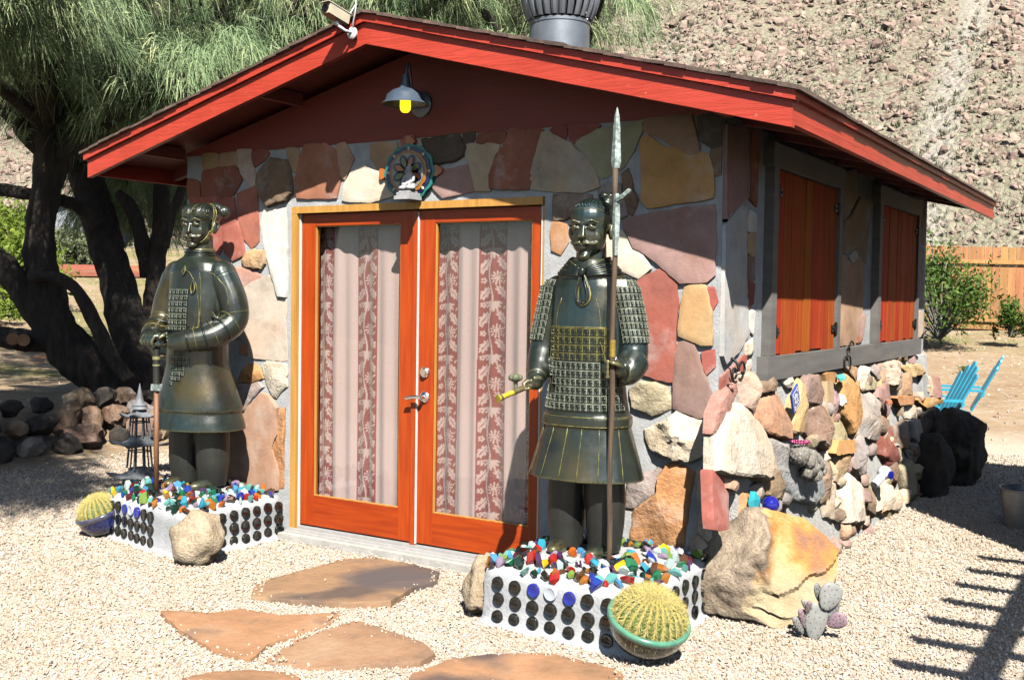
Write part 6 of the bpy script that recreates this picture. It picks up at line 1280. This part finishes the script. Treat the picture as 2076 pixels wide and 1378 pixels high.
# ------------------------------------------------------------------ metal pagoda lantern
PG=mat('pagoda_grey_iron',(.22,.235,.255),.65,(.14,.15,.165),14,.3,60,.004,metal=.2)
lx0,ly0=-2.20,.56; pg=thing('pagoda_lantern','tall grey metal pagoda lantern with three upturned roofs standing in gravel','lantern',(lx0,ly0,0))
def proof(z,r,rt,h,nm='roof'):
    rings=[]
    for (f,zz) in ((1.,-.004),(.86,-.012),(.66,.012),(.42,.04),(rt/r,h)):
        rings.append([(lx0+r*f*(1+.22*abs(math.cos(2*q))**6*(f>.8))*math.cos(q+.5)/max(abs(math.cos((q%(math.pi/2))-math.pi/4)),.72)*.72,ly0+r*f*(1+.22*abs(math.cos(2*q))**6*(f>.8))*math.sin(q+.5)/max(abs(math.cos((q%(math.pi/2))-math.pi/4)),.72)*.72,z+zz+(.030*abs(math.cos(2*q))**8 if f>.9 else 0)) for q in (2*math.pi*k/40 for k in range(40))])
    obj(nm,MB().loft(rings),PG,pg,smooth=45)
proof(.12,.26,.10,.075); proof(.42,.24,.085,.07); proof(.68,.155,.05,.08)
obj('spire',MB().lathe([(.075,.745),(.06,.77),(.066,.778),(.04,.80),(.028,.85),(.012,.93),(.001,.985)],(lx0,ly0,0),20),PG,pg,smooth=45)
for z0,z1,r0,r1 in ((.0,.11,.13,.13),(.19,.415,.10,.085),(.485,.675,.085,.072)):
    for k in range(8):
        a=.5+math.pi/4*k; s=1 if k%2==0 else .72*1.0
        p=lambda r,z:(lx0+r*s*math.cos(a),ly0+r*s*math.sin(a),z); obj('post',MB().tube([p(r0*1.15,z0),p(r1*1.1,z1)],.007 if k%2 else .009,6),PG,pg)
    zz=z0+(z1-z0)*.72
    for k in range(4):
        a=.5+math.pi/2*k; b2=a+math.pi/2; t=.28; r=(r0+(r1-r0)*.72)*1.1; obj('crossbar',MB().tube([(lx0+r*math.cos(a),ly0+r*math.sin(a),zz),(lx0+r*math.cos(b2),ly0+r*math.sin(b2),zz)],.006,6),PG,pg)

pg.scale=(.92,.92,.87)
# ------------------------------------------------------------------ rock edging under the tree
rs=random.Random(17); RKM=[('black',BL),('black',BL),('brown',stone_mat('brown',True)),('black',stone_mat('dark',True)),('grey',stone_mat('grey',True)),('brown',stone_mat('brown',True))]
cnt=0
ADJ=['dark','rounded','squat','tall','jagged','pale','flat','pitted','blocky','brown']
for row,(zr,n_) in enumerate(((.0,14),(.20,14),(.38,12))):
    for k in range(n_):
        t=(k+.5*(row%2)+rs.uniform(-.2,.2))/n_; y=-.5+t*4.4; x=-4.15-.10*t*4-.16*row-.28*sst(2.6,4,y)*4*.3; r=rs.uniform(.13,.23)*(1-.10*row)
        o=obj('edging_rock',rock_mb((x+rs.uniform(-.08,.08),y,zr+r*.55),(r*rs.uniform(.8,1.1),r*rs.uniform(.8,1.2),r*rs.uniform(.65,.9)),300+cnt,.26,1.5,3,(rs.uniform(0,.4),rs.uniform(0,.4),rs.uniform(0,6)),6),(kk:=rs.choice(RKM))[1],None,smooth=28,base=True)
        tag(o,kk[0]+' rock in the '+('bottom','middle','top')[row]+' course of the stone edging under the spreading tamarisk','rock','rocks edging the tree bed'); cnt+=1

# ------------------------------------------------------------------ tamarisk trees
BK=mat('tamarisk_bark',(.055,.040,.030),.95,(.014,.011,.009),9,1.,22,.04,stretch=(1.6,1.6,.4))
def leaf_mat(name,a,b_,c_):
    m,t,b=nodes(name); g=N(t,'ShaderNodeAttribute',attribute_name='tone'); c=ramp(t,g.outputs['Fac'],[(0,dim(a)),(.55,dim(b_)),(1,dim(c_))]); t.links.new(c,b.inputs['Base Color']); b.inputs['Roughness'].default_value=.65; b.inputs['Specular IOR Level'].default_value=.25
    tr=N(t,'ShaderNodeBsdfTranslucent'); t.links.new(c,tr.inputs[0]); mx=N(t,'ShaderNodeMixShader'); mx.inputs[0].default_value=.30; o=t.nodes['Material Output']; t.links.new(b.outputs[0],mx.inputs[1]); t.links.new(tr.outputs[0],mx.inputs[2]); t.links.new(mx.outputs[0],o.inputs[0]); return m
TL=leaf_mat('tamarisk_needles',(.12,.20,.085),(.33,.46,.235),(.66,.73,.38))
def crown(name,centres,m,parent,nspray,nstr,ln,rad,wid,seed,droop=1.,flat=.6):
    # needles hang in sprays from twigs; all of one crown in one mesh
    rg=np.random.default_rng(seed); V=[];Q=[];T=[]; base=0
    for c in centres:
        for s in range(nspray):
            d=rg.normal(size=3); d/=np.linalg.norm(d); o=np.array(c)+d*rad*rg.random()**.5*np.array([1,1,flat]); out=d.copy(); out[2]=abs(out[2])*.3+.1; out/=np.linalg.norm(out)
            tone=np.clip(rg.normal(.45,.22),0,1); n=nstr
            dirs=out+rg.normal(size=(n,3))*.55; dirs/=np.linalg.norm(dirs,axis=1)[:,None]; L=ln*rg.uniform(.55,1.15,n); st=o+rg.normal(size=(n,3))*.05
            ts=np.array([0,.5,1.]); P=st[:,None]+dirs[:,None]*(L[:,None]*ts)[:,:,None]*.8; P[:,:,2]-=droop*(L[:,None]*ts**2*.95)
            sd=np.cross(dirs,rg.normal(size=(n,3))); sd/=np.linalg.norm(sd,axis=1)[:,None]; w=wid*np.array([.8,1,.2])
            A=P-sd[:,None]*w[None,:,None]; B=P+sd[:,None]*w[None,:,None]; vv=np.stack([A,B],2).reshape(n,6,3); V.append(vv.reshape(-1,3))
            q=np.array([[0,1,3,2],[2,3,5,4]]); Q.append((q[None]+base+np.arange(n)[:,None,None]*6).reshape(-1,4)); T.append(np.clip(np.repeat(tone+rg.normal(0,.10,n),6)+np.tile([0,0,.04,.04,.16,.16],n),0,1)); base+=n*6
    V=np.concatenate(V); Q=np.concatenate(Q); cc=V.mean(0)
    me=bpy.data.meshes.new(name); me.from_pydata((V-cc).tolist(),[],Q.tolist()); a=me.attributes.new('tone','FLOAT','POINT'); a.data.foreach_set('value',np.concatenate(T).astype(np.float32)); me.materials.append(m)
    return put(name,me,parent,cc)
def trunk_mb(pts,n=22):
    c=curve(pts,10); mb=MB(); P=[p[:3] for p in c]; rd=[p[3] for p in c]; mb.tube(P,rd,n)
    out=[]
    for i,p in enumerate(mb.v):
        k=i//n; ctr=np.array(P[k]); v=np.array(p)-ctr; f=1+.16*n3(p,3.2,1.)+.17*n3((p[0]*1.6,p[1]*1.6,p[2]*.35),8,3.)+.08*n3(p,14,5.); out.append(tuple(ctr+v*f))
    mb.v=out; return mb
tr1=thing('tamarisk_tree','big tamarisk with several dark leaning trunks and feathery drooping foliage beside the cottage','tree',(-5.3,2.7,.38))
for k,pts in TRUNK.items():
    p=list(pts)
    if k in ('A','B','C'): p=[(p[0][0]+.10,p[0][1]+.05,p[0][2]-.35,p[0][3]*1.25)]+p
    obj('trunk' if k in ('A','B','C') else 'limb',trunk_mb(p),BK,tr1,smooth=True)
for q,lab in (((-5.80,1.80,1.06),1),((-5.70,1.86,1.05),2)):
    d=Vector((.77,-.60,.05)); obj('cut_stub',MB().tube([Vector(q)-d*.18,Vector(q)+d*.03],[.075,.07],14),BK,tr1,smooth=30); obj('cut_face',MB().tube([Vector(q)+d*.031,Vector(q)+d*.036],[.066,.066],16),mat('cut_wood',(.33,.17,.08),.8,(.22,.11,.06),60),tr1)
CL=[tuple(map(float,s.split(','))) for s in CLUMP.split()]
rs=random.Random(12); CL+=[(rs.uniform(-4.3,-2.9),rs.uniform(-.7,1.0),rs.uniform(3.9,4.7)) for k in range(15)]  # extra clumps added on the sun side to shade the trunks
main=[c for c in CL if c[0]<-3.6 or c[1]<2.05]; back=[c for c in CL if not (c[0]<-3.6 or c[1]<2.05)]
crown('crown',main,TL,tr1,44,32,.29,.85,.0040,1)
rs=random.Random(4)
for c in main[::2]:
    t=min(TRUNK['A'][4:]+TRUNK['B'][5:]+TRUNK['C'][4:]+TRUNK['F'],key=lambda q:(q[0]-c[0])**2+(q[1]-c[1])**2+(q[2]-c[2]+.6)**2)
    a=Vector(t[:3]); b_=Vector(c); m_=(a+b_)/2+Vector((rs.uniform(-.3,.3),rs.uniform(-.3,.3),rs.uniform(.0,.4)))
    obj('limb',MB().tube(curve([a,m_,b_],5),[t[3]*.5*(1-.075*i) for i in range(11)],7),BK,tr1,smooth=True)
bc=np.array(back); bcen=bc.mean(0); zb=gh(bcen[0],bcen[1])
tr2=thing('tamarisk_tree','feathery grey green tamarisk rising behind the cottage roof','tree',(bcen[0],bcen[1],zb))
crown('crown',back,TL,tr2,40,32,.31,.9,.0044,2)
obj('trunk',trunk_mb([(bcen[0]-.3,bcen[1],zb-.2,.34),(bcen[0],bcen[1],zb+1.2,.28),(bcen[0]-.2,bcen[1]+.2,zb+2.6,.24),(bcen[0],bcen[1],zb+4.,.18)]),BK,tr2,smooth=True)
for c in back[::2]:
    a=Vector((bcen[0]-.1,bcen[1]+.1,min(c[2]-.6,zb+3.6))); b_=Vector(c); m_=(a+b_)/2+Vector((0,0,.3)); obj('limb',MB().tube(curve([a,m_,b_],5),[.10*(1-.07*i) for i in range(11)],7),BK,tr2,smooth=True)
# a third tamarisk stands outside the picture; its shade dapples the yard by the rock edging
tr3=thing('tamarisk_tree','tamarisk out in the yard whose shade dapples the ground by the rock edging','tree',(-4.6,-4.6,0))
c3=[]; rs=random.Random(8)
while len(c3)<92:
    g=(rs.uniform(-7.0,-2.7),rs.uniform(-.35,3.2)); z=rs.uniform(3.6,6.2); p=(g[0]+z*.577,g[1]-z*.69,z)
    yaw=math.degrees(math.atan2(p[0]-4.92,p[1]+5.19))
    if yaw>-66: continue
    c3.append(p)
crown('crown',c3,TL,tr3,20,18,.5,.62,.010,3)
obj('trunk',trunk_mb([(-4.6,-4.6,-.1,.32),(-4.2,-4.4,1.2,.26),(-3.4,-4.0,2.6,.2),(-2.6,-3.4,4.0,.14)]),BK,tr3,smooth=True)
for c in c3[::2]:
    a=Vector((-3.3,-3.9,2.9)); b_=Vector(c); obj('limb',MB().tube(curve([a,(a+b_)/2+Vector((0,0,.2)),b_],5),[.08*(1-.075*i) for i in range(11)],7),BK,tr3,smooth=True)

# ------------------------------------------------------------------ bushes
BL1=leaf_mat('creosote_leaves',(.05,.10,.015),(.10,.19,.03),(.21,.29,.06)); BL2=leaf_mat('spring_leaves',(.10,.16,.02),(.21,.30,.035),(.36,.42,.08)); BL3=leaf_mat('grey_sage_leaves',(.12,.15,.07),(.22,.25,.13),(.33,.34,.20))
TW=mat('grey_twig',(.36,.33,.28),.9,(.22,.2,.17),30)
def bush(c,r,h,m,label,seed,n=40,nl=60,lf=.05,group=None,cat='bush',twig=True):
    th=thing('desert_bush',label,cat,c,group); rg=np.random.default_rng(seed); V=[];Q=[];T=[];base=0; tw=MB()
    for k in range(n):
        d=rg.normal(size=3); d[2]=abs(d[2])*1.1+.25; d/=np.linalg.norm(d); tip=np.array(c)+d*np.array([r,r,h])*rg.uniform(.6,1.05)
        mid=np.array(c)+d*np.array([r,r,h])*.5+rg.normal(size=3)*.07*r
        tw.tube([c,tuple(mid),tuple(tip)],[.014*r,.009*r,.004*r],5)
        t=rg.random(nl)**.6; P=mid+(tip-mid)*t[:,None]+rg.normal(size=(nl,3))*np.array([r,r,h])*.085; a=rg.normal(size=(nl,3)); a/=np.linalg.norm(a,axis=1)[:,None]; b=np.cross(a,rg.normal(size=(nl,3))); b/=np.linalg.norm(b,axis=1)[:,None]
        s=lf*rg.uniform(.6,1.3,nl)[:,None]; V.append(np.stack([P-a*s,P+b*s*.4,P+a*s,P-b*s*.4],1).reshape(-1,3)); Q.append(np.arange(nl*4).reshape(nl,4)+base); T.append(np.repeat(np.clip(rg.normal(.45,.25,nl),0,1),4)); base+=nl*4
    V=np.concatenate(V); Q=np.concatenate(Q); cc=V.mean(0); me=bpy.data.meshes.new('foliage'); me.from_pydata((V-cc).tolist(),[],Q.tolist()); a=me.attributes.new('tone','FLOAT','POINT'); a.data.foreach_set('value',np.concatenate(T).astype(np.float32)); me.materials.append(m)
    put('foliage',me,th,cc); obj('stems',tw,TW,th)
bush((1.10,16.2,.92),1.15,2.05,BL1,'dark green creosote bush in front of the wooden fence',1,70,80,.05)
bush((2.2,16.9,1.0),.42,.75,BL1,'low green shrub at the end of the creosote bush by the fence',2,30,50,.045)
bush((-15.7,8.1,1.15),1.5,2.1,BL2,'bright yellow green bush beyond the trunks of the tamarisk',3,70,90,.075)
bush((-14.0,6.6,1.0),.7,.55,BL2,'low bright green weeds at the foot of the yellow green bush',4,40,60,.05)
bush((-26,17,2.25),1.7,1.5,BL3,'grey green sage bush before the blue roofed shed',5,60,80,.09)
bush((-31,17.5,2.4),2.4,2.6,BL2,'wide yellow green bush standing on the slope beyond the yard',6,60,80,.10)
bush((-33.8,22.3,3.0),1.1,1.2,BL1,'dark round shrub against the blue roofed shed',7,40,60,.08)
bush((-10.8,5.9,gh(-10.8,5.9)),.55,.35,BL2,'low green weeds growing beside the scrap wood heap',8,40,60,.04)
for i,(x,y) in enumerate(((3.6,12.4),(2.0,13.5),(1.2,10.8),(3.2,14.8))):
    o=put('grass_tuft',tuft_mesh('grass_tuft',BL2,60+i,60,.10,.25,.008),None,(x,y,gh(x,y)-.01)); tag(o,'small tuft of green grass on the bare tan ground before the fence','grass','grass tufts before the fence')

# ------------------------------------------------------------------ wooden fence behind
FW=mat('fence_cedar',(.50,.25,.085),.75,(.36,.16,.05),4,.4,40,.006,stretch=(3,3,.3),var=.14)
fn=thing('wooden_fence','orange brown vertical board fence with top and bottom rails behind the creosote bush','fence',(2.2,19.3,1.05))
def fp(t): return Vector((-.9+t*6.6,18.75+t*2.0,0))
L=fp(0)-fp(1); nb=44
for k in range(nb):
    t=(k+.5)/nb; p=fp(t); z=1.08-.10*t; a=math.atan2(2.0,6.6); wd=6.9/nb-.010; dz=random.uniform(-.01,.012)
    obj('board',MB().box((p.x,p.y,z+.70),(wd,.02,1.36),(0,0,a)),FW,fn); obj('top_board',MB().box((p.x+.0,p.y-.012,z+1.62+dz),(wd,.02,.29),(0,0,a)),FW,fn)
for z,h,off in ((1.445,.085,-.045),(.22,.085,-.045),(1.40,.03,.03)):
    p0=fp(0);p1=fp(1); c=(p0+p1)/2; obj('rail',MB().box((c.x+.29*off,c.y+off,z+1.03),(6.95,.045,h),(0,R(.85),math.atan2(2.0,6.6))),FW,fn)
for t in (.02,.36,.70,.98):
    p=fp(t); obj('post',MB().box((p.x+.02,p.y+.07,1.85-.1*t),(.10,.10,1.75),(0,0,.29)),FW,fn)

# ------------------------------------------------------------------ blue slatted garden chairs
CB=mat('chair_sky_blue',(.035,.38,.55),.45,(.025,.30,.46),8,.15,40)
def chair(loc,rz,label):
    th=thing('garden_chair',label,'chair',loc,'blue garden chairs behind the cottage'); M4=Matrix.Translation(loc)@Matrix.Rotation(rz,4,'Z')@Matrix.Scale(.92,4)
    # local: faces -y, back leans to +y
    tilt=R(-27); nsl=5
    for k in range(nsl):
        x=(k-2)*.105; h=(.66,.76,.82,.76,.66)[k]; M_=M4@Matrix.Translation((0,.20,.30))@Matrix.Rotation(tilt,4,'X'); mb=MB().prism([(x-.046-(k-2)*-.0,0),(x+.046,0),(x*1.28+.050,h-.03),(x*1.28+.03,h),(x*1.28-.03,h),(x*1.28-.050,h-.03)],lambda u,v,w:(u,w,v),-.011,.011).xform(M_); obj('back_slat',mb,CB,th)
    for k in range(5): obj('seat_slat',MB().box((0,-.24+k*.10,.385-k*.035),(.52,.085,.022),(R(-19),0,0)).xform(M4),CB,th)
    for s in (-1,1):
        obj('arm',MB().box((s*.33,-.04,.575),(.13,.72,.024)).xform(M4),CB,th); obj('leg',MB().box((s*.30,-.29,.28),(.035,.10,.56)).xform(M4),CB,th); obj('leg',MB().box((s*.28,-.06,.25),(.03,.55,.10),(R(-20),0,0)).xform(M4),CB,th)
    for z,y in ((.52,.33),(.86,.50)): obj('back_rail',MB().box((0,y,z),(.64 if z<.6 else .44,.03,.06),(tilt,0,0)).xform(M4),CB,th)
chair((2.52,7.55,.0),R(-62),'sky blue slatted garden chair close behind the black boulder, its fan back showing'); chair((2.62,8.75,.04),R(-80),'sky blue slatted garden chair seen edge-on beyond the other blue chair')

# ------------------------------------------------------------------ yard clutter
GV=mat('galvanised_tub',(.30,.31,.32),.45,(.20,.21,.22),10,.2,40,metal=.6)
tb=thing('metal_tub','galvanised metal tub standing in the shade on the gravel','tub',(4.03,3.30,0))
obj('tub_wall',MB().lathe([(.15,.0),(.15,.01),(.185,.27),(.178,.27),(.14,.02),(.001,.02)],(4.03,3.30,0),32),GV,tb,smooth=40); obj('rolled_rim',MB().lathe([(.180,.264),(.190,.264),(.193,.272),(.188,.280),(.180,.278)],(4.03,3.30,0),32,False),GV,tb,smooth=True); obj('band',MB().lathe([(.168,.14),(.172,.14),(.172,.15),(.169,.15)],(4.03,3.30,0),32,False),GV,tb)
RW=mat('red_lumber',(.42,.15,.075),.75,(.30,.10,.05),4,.4,30,.006,stretch=(.5,.5,5),var=.2); OW=mat('old_scrap_wood',(.36,.20,.10),.85,(.22,.12,.07),6,.5,30,.006,var=.3)
lm=Vector((-21.4,13.9,gh(-21.4,13.9))); a=math.atan2(.74,1.17)
for k in range(7):
    o=obj('lumber_beam',MB().box((lm.x+random.uniform(-.4,.4),lm.y-.15+.16*(k%4),lm.z+.09+.17*(k//4)),(4.2+random.uniform(-.8,.8),.14,.15),(0,0,a+random.uniform(-.03,.03))),RW,None,base=True); tag(o,'red brown lumber beam lying in the low stack before the blue roofed shed','lumber','lumber stack in the yard')
sw_=Vector((-9.9,5.75,gh(-9.9,5.75)))
rs=random.Random(2)
for k in range(22):
    l=rs.uniform(.6,1.5); o=obj('scrap_plank',MB().box((sw_.x+rs.uniform(-.7,.7),sw_.y+rs.uniform(-.6,.6),sw_.z+.03+.012*k),(l,rs.uniform(.04,.10),.03),(rs.uniform(-.1,.1),rs.uniform(-.12,.12),rs.uniform(-.5,1.2))),OW,None,base=True); tag(o,'splintered brown plank in the scrap wood heap beyond the tree','plank','scrap wood heap')
sd=thing('shed','small grey sided shed with a blue metal roof far beyond the tree','shed',(-35.2,24.3,3.0)); G_=mat('shed_grey_siding',(.36,.38,.42),.7,(.30,.32,.36),3); B_=mat('shed_blue_roof',(.05,.16,.25),.5,(.04,.13,.2),3)
ang=R(35); MS=Matrix.Translation((-35.2,24.3,3.0))@Matrix.Rotation(ang,4,'Z')
sb=obj('shed_wall',MB().prism([(-1.6,-.6),(1.6,-.6),(1.6,1.5),(0,2.2),(-1.6,1.5)],lambda u,v,w:(u,w,v),-2,2).xform(MS),G_,sd)
for k in range(8): obj('siding_board',MB().box((0,-2.012,-.1+.2*k),(3.16,.02,.185),(R(2),0,0)).xform(MS),G_,sb)
for s in (-1,1): obj('roof_panel',MB().prism([(0,2.24),(s*1.95,1.38),(s*1.95,1.46),(0,2.32)],lambda u,v,w:(u,w,v),-2.3,2.3).xform(MS),B_,sd)

# ------------------------------------------------------------------ neighbours outside the picture that throw the shade on the right
gar=thing('garage','plain flat roofed tan garage standing across the gravel from the cottage side','garage',(7,2.52,0)); STU=mat('tan_stucco',(.42,.34,.25),.9,(.36,.29,.21),6,.4,60)
obj('garage_wall',MB().b(4.98,9,1.34,3.70,-.1,3.80),STU,gar); obj('flat_roof',MB().b(4.95,9.03,1.31,3.73,3.801,3.93),STU,gar)
pgo=thing('pergola','dark timber pergola with spaced rafters in front of the garage','pergola',(6.2,-.6,0)); PT=mat('pergola_timber',(.16,.09,.05),.8,(.11,.06,.035),4)
for k in range(8): obj('rafter',MB().b(5.31,7.4,.36-.395*k,.41-.395*k,2.40,2.50),PT,pgo)
for x in (5.56,5.78,7.1): obj('beam',MB().b(x,x+.07,-2.6,1.2,2.27,2.399),PT,pgo)
for x in (5.565,7.105):
    for y in (-2.45,1.05): obj('post',MB().b(x,x+.06,y-.05,y+.05,0,2.269),PT,pgo)

# ------------------------------------------------------------------ gravel
GRV=rand_mat('gravel_pebble',[(0,(.69,.62,.54)),(.22,(.64,.52,.38)),(.42,(.74,.68,.61)),(.56,(.58,.42,.28)),(.70,(.72,.63,.54)),(.83,(.64,.49,.40)),(.93,(.46,.31,.20)),(1,(.80,.76,.70))],.75,.0,200,1.4)
peb=[chunk_mesh('pebble_%d'%i,GRV,500+i,10,(1,.8,.6)) for i in range(10)]
fl=[[Vector(p) for p in f[0]] for f in FLAGS]
fls=[[sum(f,Vector((0,0)))/len(f)+(q-sum(f,Vector((0,0)))/len(f))*.93 for q in f] for f in fl]
def inpoly(x,y,P):
    c=False; n=len(P)
    for i in range(n):
        a=P[i-1]; b=P[i]
        if (a.y>y)!=(b.y>y) and x<(b.x-a.x)*(y-a.y)/(b.y-a.y)+a.x: c=not c
    return c
P=[];S=[]
while len(P)<165000:
    a=R(-31.9)+R(random.uniform(-31,29)); d=3.0+9.5*random.random()**1.25
    x=4.92+d*math.sin(a); y=-5.19+d*math.cos(a)
    if XL-.02<x<XR+.12 and -.10<y<YB: continue
    if x<-2.9 and random.random()<sst(-2.9,-4.2,x): continue
    if x<-3.9: continue
    if 2.06<x<2.92 and -.83<y: continue
    if -.98<x<-.08 and -.64<y<0: continue
    f=any(inpoly(x,y,q) for q in fl)
    if f:
        edge=not any(inpoly(x,y,q) for q in fls)
        if random.random()<(.78 if edge else .998): continue
    s=random.uniform(.0045,.0098)*(1+.07*d)
    P.append((x,y,gh(x,y)+random.uniform(-.2,.75)*s+(.019 if f else 0))); S.append((s,s*random.uniform(.7,1),s*random.uniform(.6,.9)))
n=len(P); scatter('gravel',P,S,RNG.uniform(0,6.28,(n,3)),RNG.integers(0,10,n),peb)
# loose stones on the bare ground behind
P=[];S=[]
for k in range(5000):
    x=random.uniform(-14,6); y=random.uniform(7,25)
    s=random.uniform(.01,.04); P.append((x,y,gh(x,y))); S.append((s*1.3,s,s*.6))
for k in range(2500):
    x=random.uniform(-26,-3); y=random.uniform(-1,14)
    s=random.uniform(.01,.035); P.append((x,y,gh(x,y))); S.append((s*1.3,s,s*.6))
n=len(P); scatter('loose_stones',P,S,RNG.uniform(0,6.28,(n,3)),RNG.integers(0,10,n),peb)
